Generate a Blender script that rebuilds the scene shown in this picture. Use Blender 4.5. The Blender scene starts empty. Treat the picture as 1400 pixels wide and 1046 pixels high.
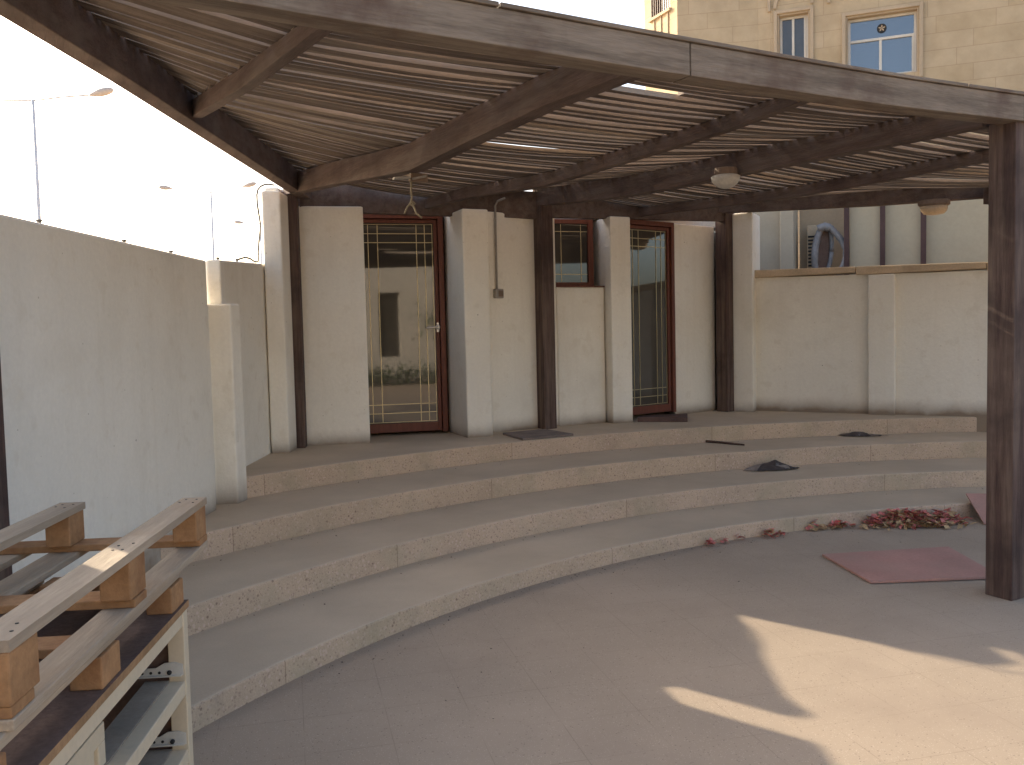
import bpy, bmesh, math, random
from mathutils import Vector, Matrix, noise as mnoise
random.seed(7)
R = math.radians
scene = bpy.context.scene
COL = scene.collection

# ------------------------------------------------------------------ mesh helper
class MB:
    def __init__(self):
        self.v = []; self.f = []; self.m = []
    def poly(self, pts, m=0):
        i = len(self.v); self.v += [tuple(p) for p in pts]
        self.f.append(tuple(range(i, i + len(pts)))); self.m.append(m)
    def prism(self, pts, z0, z1, m=0, mtop=None):
        n = len(pts); i = len(self.v)
        a = sum(pts[k][0] * pts[(k + 1) % n][1] - pts[(k + 1) % n][0] * pts[k][1] for k in range(n))
        if a < 0: pts = list(reversed(pts))
        zt = z1 if isinstance(z1, (list, tuple)) else [z1] * n
        if a < 0 and isinstance(z1, (list, tuple)): zt = list(reversed(zt))
        for p in pts: self.v.append((p[0], p[1], z0))
        for p, z in zip(pts, zt): self.v.append((p[0], p[1], z))
        self.f.append(tuple(reversed(range(i, i + n)))); self.m.append(m)
        self.f.append(tuple(range(i + n, i + 2 * n))); self.m.append(m if mtop is None else mtop)
        for k in range(n):
            k2 = (k + 1) % n
            self.f.append((i + k, i + k2, i + n + k2, i + n + k)); self.m.append(m)
        return self
    def rect(self, c, d, a, b, z0, z1, m=0):
        """box: centre c, direction d, full length a along d, full width b across"""
        l = math.hypot(*d); d = (d[0] / l, d[1] / l); n = (-d[1], d[0])
        P = [(c[0] + s * d[0] * a / 2 + t * n[0] * b / 2, c[1] + s * d[1] * a / 2 + t * n[1] * b / 2)
             for s, t in ((-1, -1), (1, -1), (1, 1), (-1, 1))]
        return self.prism(P, z0, z1, m)
    def obox(self, o, ex, ey, ez, m=0):
        """box from corner o with three edge vectors"""
        o, ex, ey, ez = map(Vector, (o, ex, ey, ez))
        P = [o, o + ex, o + ex + ey, o + ey]
        i = len(self.v)
        for p in P: self.v.append(tuple(p))
        for p in P: self.v.append(tuple(p + ez))
        for f in ((3, 2, 1, 0), (4, 5, 6, 7), (0, 1, 5, 4), (1, 2, 6, 5), (2, 3, 7, 6), (3, 0, 4, 7)):
            self.f.append(tuple(i + k for k in f)); self.m.append(m)
        return self
    def beam(self, pts, w, h, m=0):
        """bar of width w and height h along the line of bottom centres pts"""
        pts = [Vector(p) for p in pts]; i = len(self.v); n = len(pts)
        hs = h if isinstance(h, (list, tuple)) else [h] * n
        for k, p in enumerate(pts):
            h = hs[k]; a = pts[max(0, k - 1)]; b = pts[min(n - 1, k + 1)]
            d = (b - a); d.z = 0; d.normalize(); s = Vector((-d.y, d.x, 0)) * (w / 2)
            for q in (p - s, p + s, p + s + Vector((0, 0, h)), p - s + Vector((0, 0, h))):
                self.v.append(tuple(q))
        for k in range(n - 1):
            a = i + 4 * k; b = a + 4
            for j in range(4):
                j2 = (j + 1) % 4
                self.f.append((a + j2, a + j, b + j, b + j2)); self.m.append(m)
        self.f.append((i, i + 1, i + 2, i + 3)); self.m.append(m)
        e = i + 4 * (n - 1)
        self.f.append((e + 3, e + 2, e + 1, e)); self.m.append(m)
        return self
    def tube(self, pts, r, n=8, m=0):
        pts = [Vector(p) for p in pts]; N = len(pts); i = len(self.v)
        rr = r if isinstance(r, (list, tuple)) else [r] * N
        up = Vector((0.13, 0.21, 1)).normalized()
        for k, p in enumerate(pts):
            d = (pts[min(N - 1, k + 1)] - pts[max(0, k - 1)]).normalized()
            a = d.cross(up)
            if a.length < 0.15: a = d.cross(Vector((1, 0, 0)))
            a.normalize(); b = d.cross(a)
            for j in range(n):
                t = 2 * math.pi * j / n
                self.v.append(tuple(p + (a * math.cos(t) + b * math.sin(t)) * rr[k]))
        for k in range(N - 1):
            for j in range(n):
                j2 = (j + 1) % n
                self.f.append((i + k * n + j, i + k * n + j2, i + (k + 1) * n + j2, i + (k + 1) * n + j)); self.m.append(m)
        self.f.append(tuple(range(i, i + n))); self.m.append(m)
        self.f.append(tuple(reversed(range(i + (N - 1) * n, i + N * n)))); self.m.append(m)
        return self
    def lathe(self, prof, c, n=24, m=0, axis=None):
        c = Vector(c); i = len(self.v)
        az = Vector(axis).normalized() if axis else Vector((0, 0, 1))
        ax = az.cross(Vector((0.3, 0.9, 0.1))).normalized(); ay = az.cross(ax)
        for r, z in prof:
            for j in range(n):
                t = 2 * math.pi * j / n
                self.v.append(tuple(c + ax * (r * math.cos(t)) + ay * (r * math.sin(t)) + az * z))
        for k in range(len(prof) - 1):
            for j in range(n):
                j2 = (j + 1) % n
                self.f.append((i + k * n + j, i + k * n + j2, i + (k + 1) * n + j2, i + (k + 1) * n + j)); self.m.append(m)
        self.f.append(tuple(reversed(range(i, i + n)))); self.m.append(m)
        e = i + (len(prof) - 1) * n
        self.f.append(tuple(range(e, e + n))); self.m.append(m)
        return self
    def build(self, name, mats, parent=None, base=None, bevel=0.0, smooth=False, jitter=0.0, segs=2):
        me = bpy.data.meshes.new(name)
        off = Vector((0, 0, 0))
        if parent is not None: off = WORLD[parent.name]
        elif base is not None: off = Vector(base)
        me.from_pydata([tuple(Vector(p) - off) for p in self.v], [], self.f)
        for k, m in enumerate(self.m): me.polygons[k].material_index = m
        if not isinstance(mats, (list, tuple)): mats = [mats]
        for m in mats: me.materials.append(m)
        bm = bmesh.new(); bm.from_mesh(me)
        bmesh.ops.recalc_face_normals(bm, faces=bm.faces)
        if bevel > 0:
            es = [e for e in bm.edges if len(e.link_faces) == 2 and e.calc_face_angle(0) > 0.5]
            bmesh.ops.bevel(bm, geom=es, offset=bevel, segments=segs, profile=0.5, affect='EDGES', clamp_overlap=True)
        bm.to_mesh(me); bm.free()
        if smooth:
            for p in me.polygons: p.use_smooth = True
        o = bpy.data.objects.new(name, me); COL.objects.link(o)
        if parent is not None: o.parent = parent
        elif base is not None: o.location = base
        WORLD[o.name] = off.copy()
        return o
WORLD = {}

def thing(name, loc, label, cat, group=None):
    o = bpy.data.objects.new(name, None); COL.objects.link(o)
    o.location = loc; o.empty_display_size = 0.1
    o['label'] = label; o['category'] = cat
    if group: o['group'] = group
    WORLD[o.name] = Vector(loc)
    return o
def tag(o, label, cat, group=None, kind=None):
    o['label'] = label; o['category'] = cat
    if group: o['group'] = group
    if kind: o['kind'] = kind
    return o
def struct(o, kind='structure', label=None):
    o['kind'] = kind
    if label: o['label'] = label
    return o

# ------------------------------------------------------------------ materials
def srgb(r, g, b):
    def f(c):
        c /= 255.0
        return c / 12.92 if c <= 0.04045 else ((c + 0.055) / 1.055) ** 2.4
    return (f(r), f(g), f(b), 1)
def mul(c, k): return (min(1, c[0] * k), min(1, c[1] * k), min(1, c[2] * k), 1)

def material(name, col, rough=0.85, var=0.15, vscale=2.0, fine=0.1, fscale=60.0, bump=0.15, bscale=80.0,
             stretch=None, rotz=0.0, specks=None, stain=None, dirt=None, spec=0.3, metal=0.0, ior=1.45, grain=None, coat=0.0, streak=None, tint=False, joints=None):
    m = bpy.data.materials.new(name); m.use_nodes = True
    nt = m.node_tree; N = nt.nodes; L = nt.links
    b = N['Principled BSDF']
    b.inputs['Roughness'].default_value = rough
    b.inputs['Metallic'].default_value = metal
    b.inputs['Specular IOR Level'].default_value = spec
    b.inputs['IOR'].default_value = ior
    b.inputs['Coat Weight'].default_value = coat
    tc = N.new('ShaderNodeTexCoord')
    geo = N.new('ShaderNodeNewGeometry')
    src = geo.outputs['Position']
    if rotz or stretch:
        mp0 = N.new('ShaderNodeMapping'); mp0.inputs['Rotation'].default_value = (0, 0, -rotz)
        L.new(src, mp0.inputs['Vector'])
        mp = N.new('ShaderNodeMapping'); mp.inputs['Scale'].default_value = stretch or (1, 1, 1)
        L.new(mp0.outputs['Vector'], mp.inputs['Vector']); vec = mp.outputs['Vector']
    else: vec = src
    def noise(scale, detail=5, rgh=0.55, v=None):
        n = N.new('ShaderNodeTexNoise'); n.inputs['Scale'].default_value = scale
        n.inputs['Detail'].default_value = detail; n.inputs['Roughness'].default_value = rgh
        L.new(v if v is not None else vec, n.inputs['Vector']); return n.outputs['Fac']
    def ramp(fac, lo, hi, c0=(0, 0, 0, 1), c1=(1, 1, 1, 1)):
        r = N.new('ShaderNodeValToRGB'); r.color_ramp.elements[0].position = lo; r.color_ramp.elements[1].position = hi
        r.color_ramp.elements[0].color = c0; r.color_ramp.elements[1].color = c1
        L.new(fac, r.inputs['Fac']); return r.outputs['Color']
    def mix(fac, a, c, blend='MIX'):
        x = N.new('ShaderNodeMix'); x.data_type = 'RGBA'; x.blend_type = blend
        if isinstance(fac, (int, float)): x.inputs['Factor'].default_value = fac
        else: L.new(fac, x.inputs['Factor'])
        for s, val in (('A', a), ('B', c)):
            sk = [i for i in x.inputs if i.name == s and i.type == 'RGBA'][0]
            if isinstance(val, tuple): sk.default_value = val
            else: L.new(val, sk)
        return [o for o in x.outputs if o.type == 'RGBA'][0]
    n1 = ramp(noise(vscale), 0.3, 0.7)
    c = mix(n1, mul(col, 1 - var), mul(col, 1 + var))
    n2 = ramp(noise(fscale, 3, 0.7), 0.3, 0.7)
    c = mix(n2, mix(1.0, c, (1 - fine, 1 - fine, 1 - fine, 1), 'MULTIPLY'), mix(1.0, c, (1 + fine, 1 + fine, 1 + fine, 1), 'MULTIPLY'))
    if grain:                                   # long streaks of the wood
        gcol, gsc, amt = grain
        g = ramp(noise(gsc, 4, 0.65), 0.42, 0.62)
        gm = N.new('ShaderNodeMath'); gm.operation = 'MULTIPLY'; gm.inputs[1].default_value = amt
        L.new(g, gm.inputs[0]); c = mix(gm.outputs[0], c, gcol)
    if specks:
        for scol, ssc, thr, amt in specks:
            vo = N.new('ShaderNodeTexVoronoi'); vo.inputs['Scale'].default_value = ssc
            L.new(src, vo.inputs['Vector'])
            w = N.new('ShaderNodeTexWhiteNoise'); L.new(vo.outputs['Color'], w.inputs['Vector'])
            cm = N.new('ShaderNodeMath'); cm.operation = 'LESS_THAN'; cm.inputs[1].default_value = amt
            L.new(w.outputs['Value'], cm.inputs[0])
            dm = N.new('ShaderNodeMath'); dm.operation = 'LESS_THAN'; dm.inputs[1].default_value = thr
            L.new(vo.outputs['Distance'], dm.inputs[0])
            mm = N.new('ShaderNodeMath'); mm.operation = 'MULTIPLY'
            L.new(cm.outputs[0], mm.inputs[0]); L.new(dm.outputs[0], mm.inputs[1])
            c = mix(mm.outputs[0], c, scol)
    if stain:
        for scol, ssc, lo, hi, amt in stain:
            s = ramp(noise(ssc, 6, 0.6, src), lo, hi)
            sm = N.new('ShaderNodeMath'); sm.operation = 'MULTIPLY'; sm.inputs[1].default_value = amt
            L.new(s, sm.inputs[0]); c = mix(sm.outputs[0], c, scol)
    if streak:                                  # rain marks running down the wall
        mp2 = N.new('ShaderNodeMapping'); mp2.inputs['Scale'].default_value = (9, 9, 0.55); L.new(src, mp2.inputs['Vector'])
        sk = ramp(noise(1.0, 4, 0.6, mp2.outputs['Vector']), 0.52, 0.72)
        km = N.new('ShaderNodeMath'); km.operation = 'MULTIPLY'; km.inputs[1].default_value = streak[1]
        L.new(sk, km.inputs[0]); c = mix(km.outputs[0], c, streak[0])
    if joints:                                  # (size, turn, colour, amount): faint joints of cast slabs
        mp3 = N.new('ShaderNodeMapping'); mp3.inputs['Rotation'].default_value = (0, 0, -joints[1]); L.new(src, mp3.inputs['Vector'])
        bt = N.new('ShaderNodeTexBrick'); bt.offset = 0; bt.inputs['Scale'].default_value = 1
        bt.inputs['Brick Width'].default_value = joints[0]; bt.inputs['Row Height'].default_value = joints[0]
        bt.inputs['Mortar Size'].default_value = 0.0022; bt.inputs['Mortar Smooth'].default_value = 0.5
        L.new(mp3.outputs['Vector'], bt.inputs['Vector'])
        jm = N.new('ShaderNodeMath'); jm.operation = 'MULTIPLY'
        jn = ramp(noise(2.5, 3, 0.6, src), 0.35, 0.6); L.new(bt.outputs['Fac'], jm.inputs[0]); L.new(jn, jm.inputs[1])
        j2 = N.new('ShaderNodeMath'); j2.operation = 'MULTIPLY'; j2.inputs[1].default_value = joints[3]; L.new(jm.outputs[0], j2.inputs[0])
        c = mix(j2.outputs[0], c, joints[2])
    if tint:                                    # each precast piece has its own shade
        at = N.new('ShaderNodeAttribute'); at.attribute_name = 'tint'
        c = mix(1.0, c, at.outputs['Color'], 'MULTIPLY')
    if dirt:                                    # dust banked up along the foot of a wall: (height of the foot, reach, colour, amount)
        z0, reach, dcol, amt = dirt
        sx = N.new('ShaderNodeSeparateXYZ'); L.new(geo.outputs['Position'], sx.inputs[0])
        mr = N.new('ShaderNodeMapRange'); mr.inputs['From Min'].default_value = z0; mr.inputs['From Max'].default_value = z0 + reach
        mr.inputs['To Min'].default_value = 1; mr.inputs['To Max'].default_value = 0
        L.new(sx.outputs['Z'], mr.inputs['Value'])
        nn = ramp(noise(3.0, 4, 0.6, src), 0.25, 0.75)
        pm = N.new('ShaderNodeMath'); pm.operation = 'MULTIPLY'; L.new(mr.outputs[0], pm.inputs[0]); L.new(nn, pm.inputs[1])
        pp = N.new('ShaderNodeMath'); pp.operation = 'MULTIPLY'; L.new(mr.outputs[0], pp.inputs[0]); L.new(mr.outputs[0], pp.inputs[1])
        ad = N.new('ShaderNodeMath'); ad.operation = 'ADD'; L.new(pm.outputs[0], ad.inputs[0]); L.new(pp.outputs[0], ad.inputs[1])
        m2 = N.new('ShaderNodeMath'); m2.operation = 'MULTIPLY'; m2.inputs[1].default_value = amt; m2.use_clamp = True
        L.new(ad.outputs[0], m2.inputs[0]); c = mix(m2.outputs[0], c, dcol)
    L.new(c, b.inputs['Base Color'])
    if bump > 0:
        bp = N.new('ShaderNodeBump'); bp.inputs['Strength'].default_value = bump; bp.inputs['Distance'].default_value = 0.01
        L.new(noise(bscale, 6, 0.65), bp.inputs['Height']); L.new(bp.outputs['Normal'], b.inputs['Normal'])
    return m

DUST = (0.28, 0.215, 0.155, 1)
PZ = 0.5634                                      # top platform height
M = {}
M['patio'] = material('patio_concrete', (0.40, 0.31, 0.225, 1), 0.9, 0.07, 1.1, 0.10, 260, 0.25, 220,
                      specks=[((0.25, 0.19, 0.145, 1), 85, 0.26, 0.16), ((0.52, 0.41, 0.31, 1), 170, 0.36, 0.15)],
                      stain=[((0.33, 0.25, 0.185, 1), 0.9, 0.52, 0.7, 0.6), ((0.47, 0.365, 0.27, 1), 0.55, 0.5, 0.75, 0.5)], joints=(0.33, R(14), (0.24, 0.18, 0.13, 1), 0.55))
M['tread'] = material('tread_terrazzo', (0.53, 0.42, 0.30, 1), 0.85, 0.11, 1.3, 0.08, 200, 0.15, 160,
                      stain=[((0.45, 0.36, 0.26, 1), 1.2, 0.48, 0.7, 0.6), ((0.58, 0.45, 0.32, 1), 3.0, 0.55, 0.72, 0.35)])
M['riser'] = material('riser_pebble', (0.54, 0.40, 0.28, 1), 0.85, 0.10, 2.0, 0.12, 120, 0.4, 70, tint=True,
                      specks=[((0.42, 0.30, 0.22, 1), 48, 0.34, 0.2), ((0.59, 0.44, 0.33, 1), 60, 0.5, 0.2), ((0.38, 0.27, 0.195, 1), 95, 0.40, 0.16), ((0.30, 0.205, 0.145, 1), 34, 0.24, 0.08)],
                      stain=[((0.40, 0.33, 0.22, 1), 2.2, 0.48, 0.66, 0.6), ((0.36, 0.28, 0.21, 1), 6.0, 0.58, 0.72, 0.5)])
PLASTER = (0.83, 0.775, 0.665, 1)
def plaster(name, z0, reach=0.16, amt=0.5, col=PLASTER):
    return material(name, col, 0.92, 0.05, 0.9, 0.03, 40, 0.5, 22, specks=[((col[0] * 0.55, col[1] * 0.52, col[2] * 0.48, 1), 9, 0.06, 0.05), ((col[0] * 0.7, col[1] * 0.68, col[2] * 0.62, 1), 26, 0.12, 0.04)], streak=((col[0] * 0.80, col[1] * 0.76, col[2] * 0.69, 1), 0.18),
                    stain=[((col[0] * 0.8, col[1] * 0.77, col[2] * 0.72, 1), 1.6, 0.54, 0.76, 0.5), ((col[0] * 0.86, col[1] * 0.83, col[2] * 0.78, 1), 7.0, 0.58, 0.66, 0.4)], dirt=(z0, reach, DUST, amt))
M['plaster'] = plaster('plaster_building', PZ - 0.01, 0.15, 0.75)
M['plaster_left'] = plaster('plaster_left_wall', 0.40, 0.2, 0.6)
M['plaster_right'] = plaster('plaster_right_wall', PZ - 0.02, 0.2, 0.95)
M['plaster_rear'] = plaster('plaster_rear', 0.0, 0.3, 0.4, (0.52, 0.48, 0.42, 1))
M['coping'] = material('coping_stone', (0.55, 0.42, 0.28, 1), 0.85, 0.15, 4, 0.1, 60, 0.2, 60)
GREY = (0.20, 0.165, 0.135, 1)
SX = R(29.2)
M['post_wood'] = material('post_wood', (0.085, 0.052, 0.043, 1), 0.8, 0.3, 3, 0.2, 20, 0.5, 12, stretch=(14, 14, 0.9),
                          grain=((0.20, 0.145, 0.11, 1), 1.3, 0.6), stain=[((0.045, 0.03, 0.026, 1), 2.2, 0.5, 0.65, 0.6)])
M['fascia_wood'] = material('fascia_wood', (0.20, 0.155, 0.115, 1), 0.85, 0.25, 1.5, 0.15, 12, 0.4, 8, stretch=(1.0, 12, 12), rotz=SX,
                            grain=((0.29, 0.235, 0.18, 1), 1.5, 0.5), stain=[((0.105, 0.062, 0.045, 1), 2.4, 0.5, 0.68, 0.8)])
M['rafter_wood'] = material('rafter_wood', (0.125, 0.085, 0.068, 1), 0.85, 0.25, 1.5, 0.15, 12, 0.4, 8, stretch=(12, 1.0, 12), rotz=SX,
                            grain=((0.17, 0.135, 0.11, 1), 1.3, 0.55), stain=[((0.06, 0.038, 0.032, 1), 2.0, 0.5, 0.66, 0.6)])
M['slat_edge'] = material('slat_edge', (0.27, 0.215, 0.165, 1), 0.85, 0.25, 1.2, 0.15, 14, 0.3, 8, stretch=(1.0, 14, 14), rotz=SX)  # side faces paler: bounced sun between the slats put into their colour
M['slat_wood'] = material('slat_wood', (0.145, 0.108, 0.084, 1), 0.85, 0.25, 1.2, 0.15, 14, 0.3, 8, stretch=(1.0, 14, 14), rotz=SX,
                          grain=((0.22, 0.172, 0.135, 1), 1.2, 0.6))
M['door_wood'] = material('door_wood', (0.15, 0.052, 0.034, 1), 0.5, 0.2, 3, 0.12, 20, 0.15, 15, stretch=(10, 10, 1))
M['gold'] = material('brass_strip', (0.52, 0.44, 0.27, 1), 0.4, 0.05, 4, 0.05, 20, 0, 10, metal=0.6)
M['metal'] = material('handle_metal', (0.62, 0.6, 0.58, 1), 0.35, 0.05, 4, 0.05, 20, 0, 10, metal=0.7)
M['glass'] = material('tinted_glass', (0.05, 0.045, 0.037, 1), 0.025, 0.1, 2, 0.05, 10, 0.0, 10, spec=0.5, ior=1.75,
                      stain=[((0.07, 0.062, 0.052, 1), 3, 0.45, 0.75, 0.7)])
M['sky_glass'] = material('reflecting_glass', (0.04, 0.06, 0.09, 1), 0.04, 0.1, 2, 0.03, 10, 0.0, 10, spec=0.7, ior=2.1)
M['pallet'] = material('pallet_pine', (0.43, 0.335, 0.235, 1), 0.85, 0.18, 2, 0.12, 14, 0.35, 9, stretch=(9, 0.8, 9), rotz=R(5),
                       grain=((0.30, 0.235, 0.17, 1), 1.5, 0.55), stain=[((0.36, 0.24, 0.14, 1), 3, 0.55, 0.7, 0.5)])
M['block'] = material('pallet_block_wood', (0.36, 0.195, 0.09, 1), 0.85, 0.2, 6, 0.15, 40, 0.3, 30,
                      stain=[((0.24, 0.11, 0.05, 1), 9, 0.5, 0.68, 0.6)])
M['cream'] = material('cream_lacquer', (0.64, 0.525, 0.365, 1), 0.5, 0.05, 5, 0.04, 60, 0.05, 60,
                      stain=[((0.42, 0.36, 0.27, 1), 6, 0.58, 0.75, 0.6)])
M['ply'] = material('brown_board', (0.15, 0.095, 0.072, 1), 0.85, 0.2, 5, 0.2, 60, 0.25, 50, stain=[((0.2, 0.15, 0.12, 1), 4, 0.5, 0.75, 0.4)])
M['ply_edge'] = material('raw_board_edge', (0.34, 0.20, 0.10, 1), 0.85, 0.2, 9, 0.15, 60, 0.2, 50)
M['dusty'] = material('dusty_shelf', (0.34, 0.285, 0.22, 1), 0.95, 0.12, 6, 0.1, 80, 0.1, 60)
M['slide'] = material('drawer_slide', (0.6, 0.57, 0.5, 1), 0.4, 0.1, 10, 0.05, 60, 0, 10, metal=0.2)
M['dark'] = material('dark_hole', (0.03, 0.028, 0.026, 1), 0.7, 0.2, 10, 0.1, 60, 0, 10)
M['redmat'] = material('red_sheet', (0.46, 0.245, 0.195, 1), 0.8, 0.12, 3, 0.1, 50, 0.15, 60,
                       stain=[((0.42, 0.27, 0.21, 1), 2.5, 0.42, 0.75, 0.7)])
M['doormat'] = material('grey_doormat', (0.21, 0.165, 0.14, 1), 0.95, 0.2, 8, 0.25, 120, 0.5, 120)
M['threshold'] = material('threshold_stone', (0.125, 0.075, 0.062, 1), 0.8, 0.2, 8, 0.15, 60, 0.2, 60)
M['bag'] = material('black_plastic', (0.06, 0.045, 0.04, 1), 0.8, 0.4, 14, 0.2, 60, 0.2, 40, spec=0.5,
                    stain=[((0.28, 0.27, 0.27, 1), 16, 0.62, 0.7, 0.8)])
M['bag_rim'] = material('bag_lining', (0.24, 0.2, 0.17, 1), 0.8, 0.3, 14, 0.2, 60, 0.2, 40)
M['bag_back'] = material('bag_dusty_side', (0.19, 0.15, 0.115, 1), 0.85, 0.3, 14, 0.2, 60, 0.2, 40)
M['paper'] = material('dark_paper', (0.19, 0.145, 0.11, 1), 0.9, 0.4, 9, 0.2, 60, 0.2, 40, stain=[((0.03, 0.025, 0.025, 1), 8, 0.5, 0.6, 0.9)])
M['twig'] = material('dry_twig', (0.10, 0.06, 0.045, 1), 0.9, 0.3, 20, 0.2, 80, 0.2, 80)
M['petal'] = material('pink_petal', (0.60, 0.20, 0.17, 1), 0.8, 0.35, 14, 0.3, 60, 0, 40)
M['dryleaf'] = material('dry_leaf', (0.44, 0.29, 0.15, 1), 0.85, 0.35, 14, 0.3, 60, 0, 40)
M['grit'] = material('grit', (0.15, 0.115, 0.09, 1), 0.95, 0.4, 30, 0.3, 90, 0, 40)
M['lampglass'] = material('lamp_diffuser', (0.52, 0.49, 0.43, 1), 0.4, 0.1, 10, 0.1, 60, 0.1, 30, spec=0.5)
M['lampbase'] = material('lamp_base', (0.2, 0.14, 0.1, 1), 0.6, 0.2, 10, 0.1, 60, 0.1, 30)
M['plastic'] = material('grey_plastic', (0.30, 0.27, 0.235, 1), 0.5, 0.1, 10, 0.1, 60, 0, 30)
M['cable'] = material('cable', (0.13, 0.12, 0.11, 1), 0.6, 0.1, 10, 0.1, 60, 0, 30)
M['wire'] = material('pale_wire', (0.3, 0.25, 0.165, 1), 0.6, 0.1, 10, 0.1, 60, 0, 30)
M['steel'] = material('lamp_steel', (0.6, 0.6, 0.6, 1), 0.5, 0.1, 2, 0.05, 20, 0, 30, metal=0.0)
M['lamphead'] = material('lamp_head_paint', (0.5, 0.44, 0.39, 1), 0.5, 0.1, 2, 0.05, 20, 0, 30)
M['brownmetal'] = material('brown_metal', (0.075, 0.04, 0.035, 1), 0.55, 0.15, 4, 0.1, 30, 0.05, 30)
M['panel'] = material('cream_panel', (0.44, 0.365, 0.25, 1), 0.8, 0.06, 1.0, 0.04, 20, 0.08, 10,
                      stain=[((0.36, 0.30, 0.21, 1), 1.0, 0.5, 0.75, 0.5)])
M['outwall'] = material('outbuilding_plaster', (0.37, 0.315, 0.235, 1), 0.9, 0.06, 1.0, 0.04, 30, 0.1, 20,
                        stain=[((0.30, 0.255, 0.19, 1), 1.8, 0.55, 0.75, 0.5)])
M['duct'] = material('duct_foil', (0.23, 0.22, 0.215, 1), 0.55, 0.2, 6, 0.1, 30, 0.2, 20, metal=0.25, stain=[((0.16, 0.13, 0.12, 1), 7, 0.5, 0.65, 0.6)])
M['sand'] = material('sandy_ground', (0.44, 0.34, 0.24, 1), 0.95, 0.15, 0.3, 0.1, 8, 0.2, 6)
M['bark'] = material('bark', (0.13, 0.1, 0.075, 1), 0.9, 0.3, 6, 0.2, 30, 0.4, 20)
M['leaf'] = material('leaf', (0.055, 0.085, 0.03, 1), 0.6, 0.4, 2, 0.3, 20, 0, 20)
M['white_alu'] = material('white_window_frame', (0.62, 0.58, 0.5, 1), 0.5, 0.05, 3, 0.03, 20, 0, 20)

def stone_material():
    """ashlar sandstone in long courses; brick lines laid out on each facade in its own object space"""
    m = bpy.data.materials.new('sandstone_ashlar'); m.use_nodes = True
    nt = m.node_tree; N = nt.nodes; L = nt.links; b = N['Principled BSDF']
    b.inputs['Roughness'].default_value = 0.9; b.inputs['Specular IOR Level'].default_value = 0.2
    uv = N.new('ShaderNodeUVMap'); uv.uv_map = 'UVMap'
    br = N.new('ShaderNodeTexBrick'); br.offset = 0.37; br.offset_frequency = 2; br.squash = 1.35; br.squash_frequency = 3
    br.inputs['Color1'].default_value = (0.47, 0.365, 0.23, 1); br.inputs['Color2'].default_value = (0.50, 0.395, 0.26, 1)
    br.inputs['Mortar'].default_value = (0.40, 0.30, 0.19, 1)
    br.inputs['Scale'].default_value = 1.0; br.inputs['Mortar Size'].default_value = 0.006
    br.inputs['Mortar Smooth'].default_value = 0.3; br.inputs['Bias'].default_value = 0.0
    br.inputs['Brick Width'].default_value = 0.86; br.inputs['Row Height'].default_value = 0.27
    L.new(uv.outputs['UV'], br.inputs['Vector'])
    geo = N.new('ShaderNodeNewGeometry')
    n = N.new('ShaderNodeTexNoise'); n.inputs['Scale'].default_value = 1.7; n.inputs['Detail'].default_value = 7; n.inputs['Roughness'].default_value = 0.65
    L.new(geo.outputs['Position'], n.inputs['Vector'])
    r = N.new('ShaderNodeValToRGB'); r.color_ramp.elements[0].position = 0.3; r.color_ramp.elements[1].position = 0.7
    r.color_ramp.elements[0].color = (0.82, 0.80, 0.77, 1); r.color_ramp.elements[1].color = (1.1, 1.1, 1.1, 1)
    L.new(n.outputs['Fac'], r.inputs['Fac'])
    x = N.new('ShaderNodeMix'); x.data_type = 'RGBA'; x.blend_type = 'MULTIPLY'; x.inputs['Factor'].default_value = 1
    L.new(br.outputs['Color'], [i for i in x.inputs if i.name == 'A' and i.type == 'RGBA'][0])
    L.new(r.outputs['Color'], [i for i in x.inputs if i.name == 'B' and i.type == 'RGBA'][0])
    L.new([o for o in x.outputs if o.type == 'RGBA'][0], b.inputs['Base Color'])
    bp = N.new('ShaderNodeBump'); bp.inputs['Strength'].default_value = 0.35; bp.inputs['Distance'].default_value = 0.008
    n2 = N.new('ShaderNodeTexNoise'); n2.inputs['Scale'].default_value = 22; n2.inputs['Detail'].default_value = 5
    L.new(geo.outputs['Position'], n2.inputs['Vector']); L.new(n2.outputs['Fac'], bp.inputs['Height'])
    L.new(bp.outputs['Normal'], b.inputs['Normal'])
    return m
M['stone'] = stone_material()
M['stone_trim'] = material('sandstone_trim', (0.44, 0.345, 0.235, 1), 0.9, 0.08, 2, 0.05, 30, 0.1, 25)

# ------------------------------------------------------------------ plan of the place (metres; camera stands at 0,0)
C = Vector((4.2936, 0.8623))                     # centre of the curved steps
RAD = [6.134, 6.786, 7.480, 8.200]
Z = [0.0, 0.1083, 0.2521, 0.4093, PZ]
LWX = -2.0                                       # inner face of the left boundary wall
RW0 = Vector((2.65, 10.35)); RWD = Vector((1, -0.62)).normalized()   # inner face of the right boundary wall
RWN = Vector((-RWD.y, RWD.x))                    # points away from the court
def rw(s, o=0.0):
    p = RW0 + RWD * s + RWN * o; return (p.x, p.y)

# ---- ground
g = MB(); g.poly([(-400, -400, -0.02), (400, -400, -0.02), (400, 400, -0.02), (-400, 400, -0.02)])
struct(g.build('ground', M['sand']), label='sandy ground round the compound')
g = MB(); g.poly([(-2.1, -12, 0), (9.5, -12, 0), (9.5, 11, 0), (-2.1, 11, 0)])
struct(g.build('patio', M['patio']), label='pinkish beige concrete patio floor of fine aggregate')

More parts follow.
